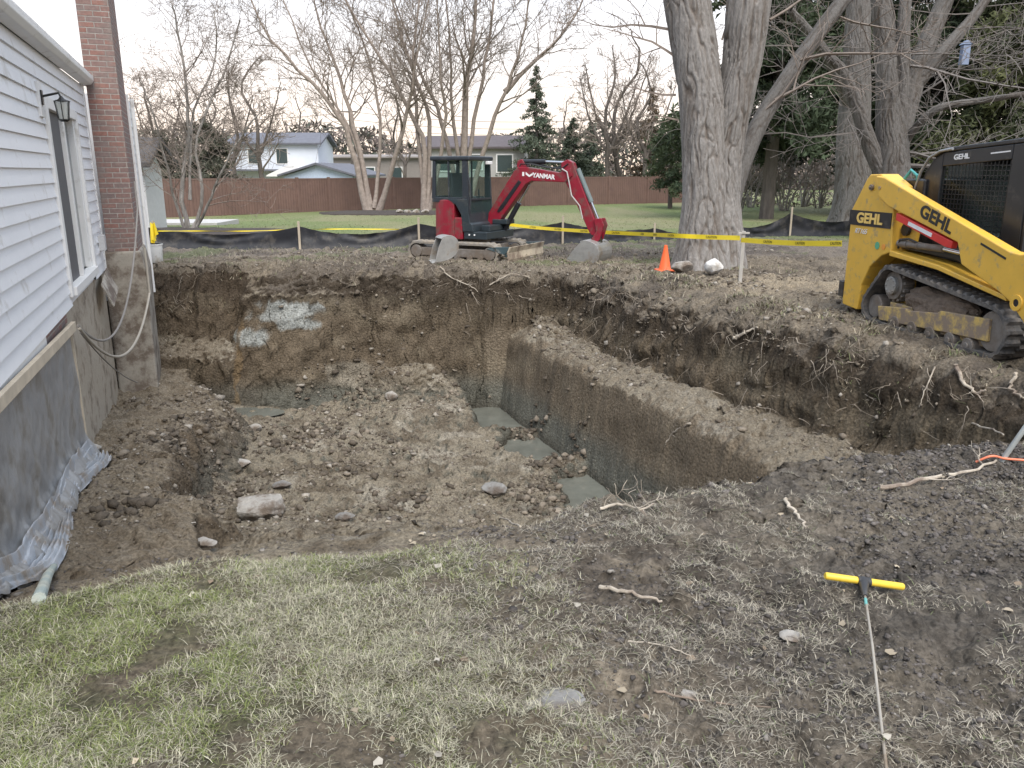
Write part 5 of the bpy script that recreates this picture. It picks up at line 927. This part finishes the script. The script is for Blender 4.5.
MB().box(-.8, .4, .151, 1.049, .12, .34).cyl((-.2, .6, .34), (-.2, .6, .46), .36, 28).build('undercarriage', DST, EX, bevel=.01)
BLD = mat('dirty_cream_blade', (.52, .45, .34), rough=.7, var=.3, scale=6, dirt=(.22, .17, .13), dirt_amt=.45)
b_ = MB().prism([(.98, .02), (1.03, .0), (1.06, .12), (1.04, .25), (1.08, .36), (1.05, .36), (1.0, .25), (1.02, .12)], -.22, 1.42).build('dozer_blade', BLD, EX, bevel=.004)
for yy in (.2, .9): MB().box(.45, 1.0, yy, yy+.1, .12, .22).build('blade_arm', mat('dark_blue_steel', (.05, .08, .09), rough=.5, dirt=(.3, .3, .28), dirt_amt=.3), EX, bevel=.006)
for yy in (-.15, 1.29): MB().prism([(.50, .30), (.62, .34), (1.02, .36), (1.02, .28), (.9, .2)], yy, yy+.06).build('blade_brace', MATS['dark_blue_steel'], EX, bevel=.006)
def planextrude(mb, pts, z0, z1, top=1.0, cx=0, cy_=0):
    n = len(pts); vs = [(x, y, z0) for x, y in pts]+[(cx+(x-cx)*top, cy_+(y-cy_)*top, z1) for x, y in pts]; mb.add(vs, [tuple(range(n-1, -1, -1)), tuple(range(n, 2*n))]+[(i, (i+1) % n, (i+1) % n+n, i+n) for i in range(n)])
DKB = mat('dark_body', (.025, .035, .042), rough=.4, var=.2, dirt=(.07, .07, .065), dirt_amt=.25)
arc = [(-.16-.74*abs(math.cos(a))**.38, .62-.67*math.copysign(abs(math.sin(a))**.55, math.sin(a))) for a in [(-85+170*k/24)*math.pi/180 for k in range(25)]]
mb = MB(); planextrude(mb, arc+[(-.30, -.044), (-.30, 1.28)], .46, 1.25, .985, -.3, .62); mb.box(-.2995, -.11, -.043, 1.27, .46, .90); mb.build('counterweight', RED, EX, bevel=.02, seg=3)
MB().prism([(-.46, 1.27), (-.25, 1.15), (-.13, .95), (-.10, .62), (.15, .62), (.12, .76), (.07, .80), (.04, 1.0), (.02, 1.27)], -.045, 1.0).build('engine_panel', DKB, EX, bevel=.01)
MB().box(-.08, .45, -.03, 1.2, .47, .62).box(.2, .40, .2, 1.1, .621, .74).box(.2, .54, .68, 1.06, .742, .84).build('swing_frame', DKB, EX, bevel=.015)
for x in (.05, .17): MB().cyl((x, -.04, .56), (x, -.03, .56), .018, 10).build('marker_lamp', WHT, EX)
cb = empty('cab'); cb.parent = EX; y0, y1 = -.02, .98; CX = mat('cab_frame_paint', (.028, .034, .042), rough=.35, dirt=(.10, .10, .095), dirt_amt=.2)
for y in (y0, y1-.05):
    mb = MB().prism([(-.84, 1.27), (-.80, 2.02), (-.73, 2.02), (-.75, 1.27)], y, y+.05).prism([(-.09, .78), (-.11, 1.27), (-.11, 2.02), (.01, 2.02), (.04, 1.27), (.07, .78)], y, y+.05)
    mb.box(-.83, -.1305, y+.002, y+.048, 1.2, 1.30).box(-.45, -.42, y+.002, y+.048, 1.3005, 2.02); mb.build('cab_post', CX, cb, bevel=.008)
    MB().box(-.75, -.111, y+.022, y+.026, 1.301, 2.02).build('side_window', glass('cab_glass_pale', (.10, .14, .14), .93), cb)
MB().box(-.86, .07, -.04, 1.0, 2.02, 2.11).build('roof', CX, cb, bevel=.03, seg=3); MB().box(.03, .12, .7, .86, 1.95, 2.015).build('work_lamp', WHT, cb, bevel=.01)
MB().box(-.84, -.80, .03, .93, 1.27, 1.32).box(-.83, -.78, .03, .93, 1.96, 2.02).build('rear_rail', CX, cb); MB().box(-.81, -.806, .03, .93, 1.32, 1.96).build('rear_window', MATS['cab_glass_pale'], cb); MB().box(.02, .024, .03, .93, 1.28, 2.01).build('front_window', MATS['cab_glass_pale'], cb); MB().box(.04, .044, .03, .93, .82, 1.24).build('lower_front_window', MATS['cab_glass_pale'], cb); MB().box(.01, .05, .03, .93, 1.241, 1.279).build('front_rail', CX, cb); MB().box(.0, .06, .03, .93, .76, .819).build('front_sill', CX, cb)
MB().box(-.55, -.15, .25, .72, .95, 1.30).box(-.62, -.50, .25, .72, 1.28, 1.78).build('seat', MATS['seat_vinyl'], cb, bevel=.03); MB().cyl((-.05, .3, .9), (-.07, .3, 1.45), .018, 8).cyl((-.05, .6, .9), (-.07, .6, 1.45), .018, 8).build('control_lever', BLKP, cb)
MB().tube([(.08, -.05, 1.0), (.11, -.06, 1.2), (.10, -.06, 1.55), (.05, -.05, 1.75)], .012, 6).build('grab_rail', CX, cb)
yb0, yb1 = .26, .46
bm_ = MB().prism([(.38, .72), (.56, .77), (1.19, 1.555), (1.32, 1.62), (2.08, 1.60), (2.21, 1.72), (2.19, 1.88), (2.05, 1.83), (1.92, 1.785), (1.22, 1.895), (1.02, 1.90), (.93, 1.82), (.33, .96), (.31, .80)], yb0, yb1).build('boom', RED, EX, bevel=.015, seg=3)
text('lettering', 'YANMAR', .125, WHT, bm_, T3(1.60, yb0-.004, 1.715) @ RX @ Matrix.Rotation(-.09, 4, 'Z'), bold=.004, sx=.95)
MB().prism([(1.20, 1.80), (1.28, 1.74), (1.36, 1.78), (1.36, 1.74), (1.28, 1.70), (1.20, 1.75)], yb0-.005, yb0-.001).prism([(1.12, 1.80), (1.165, 1.80), (1.165, 1.72), (1.12, 1.72)], yb0-.005, yb0-.001).build('emblem', WHT, bm_)
MB().prism([(.98, 1.89), (1.0, 2.03), (1.10, 2.05), (1.2, 1.9)], yb0+.02, yb1-.02).build('boom_bracket', RED, bm_, bevel=.008)
MB().prism([(.58, .98), (.68, 1.06), (1.10, 1.60), (1.04, 1.64), (.62, 1.12), (.54, 1.0)], yb0-.012, yb0-.002).build('hose_guard', BLKP, bm_)
c_ = MB().cyl((1.06, .36, 2.0), (1.60, .36, 2.0), .048, 18).build('arm_cylinder', BLKP, EX); MB().cyl((1.6, .36, 2.0), (2.06, .36, 1.98), .026, 14).build('piston_rod', CHR, c_)
c_ = MB().cyl((.66, .36, .62), (1.0, .36, 1.18), .055, 18).build('boom_cylinder', BLKP, EX); MB().cyl((1.0, .36, 1.18), (1.24, .36, 1.56), .028, 14).build('piston_rod', CHR, c_)
for k, yy in enumerate((.28, .32, .40, .44)): MB().tube([(.5, yy, .95+.02*k), (.9, yy, 1.62), (1.08, yy, 1.96), (1.3, yy, 1.95+.015*k), (1.7, yy, 1.88), (1.98, yy, 1.86+.02*k), (2.12, yy, 1.96)], .013, 6).build('hydraulic_hose', HOSE, EX, smooth=True)
sk = MB().prism([(1.98, 1.72), (1.96, 1.98), (2.10, 2.04), (2.22, 1.98), (2.29, 1.80), (2.70, .88), (2.80, .64), (2.70, .54), (2.60, .62), (2.19, 1.40)], yb0+.03, yb1-.03).build('stick', RED, EX, bevel=.015, seg=3)
c_ = MB().cyl((2.30, .36, 1.86), (2.60, .36, 1.22), .048, 18).build('bucket_cylinder', mat('grey_green_cylinder', (.16, .20, .20), rough=.35), EX); MB().cyl((2.60, .36, 1.22), (2.80, .36, .80), .026, 14).build('piston_rod', CHR, c_)
MB().tube([(2.0, yb0-.01, 1.86), (2.12, yb0-.03, 1.80), (2.18, yb0-.03, 1.55), (2.22, yb0-.02, 1.35), (2.40, yb0-.02, 1.15), (2.46, yb0-.0, .90)], .014, 8).build('stick_hose', mat('pale_hose', (.45, .43, .42), rough=.5), EX, smooth=True)
MB().prism([(2.70, .90), (2.86, .92), (2.92, .78), (2.84, .50), (2.74, .40), (2.66, .50), (2.76, .66)], yb0-.02, yb0+.02).prism([(2.70, .90), (2.86, .92), (2.92, .78), (2.84, .50), (2.74, .40), (2.66, .50), (2.76, .66)], yb1-.02, yb1+.02).build('bucket_link', RED, EX, bevel=.01)
MB().prism([(2.66, .60), (2.62, .42), (2.60, .33), (2.88, .33), (2.84, .45), (2.80, .60)], yb0+.03, yb1-.03).build('quick_coupler', BLKP, EX, bevel=.01)
bk = bucket_mesh(.78, 1.0).build('bucket', BUK, EX, bevel=.004); bk.location = (2.18, -.05, -.02)
MB().box(2.58, 2.86, .2, .24, .38, .46).box(2.58, 2.86, .5, .54, .38, .46).build('bucket_ear', BUK, EX)
for o in EX.children:
    if o.name.split('.')[0] in ('boom', 'boom_bracket', 'hose_guard', 'arm_cylinder', 'boom_cylinder', 'hydraulic_hose', 'stick', 'bucket_cylinder', 'stick_hose', 'bucket_link', 'quick_coupler', 'bucket', 'bucket_ear'): o.location.x -= .25; o.location.y += .48
# spare bucket on the lip left of the tracks
p = at(452, 262, 14.75); SB = bucket_mesh(.34, .72).build('spare_bucket', BUK, bevel=.004); SB.location = (p.x-.30, 14.75, gz(p.x, 14.75)+.04); SB.rotation_euler = (0, math.radians(-20), math.radians(25)); tag(SB, 'narrow grey spare digging bucket lying on the lip left of the excavator tracks', 'digger bucket')
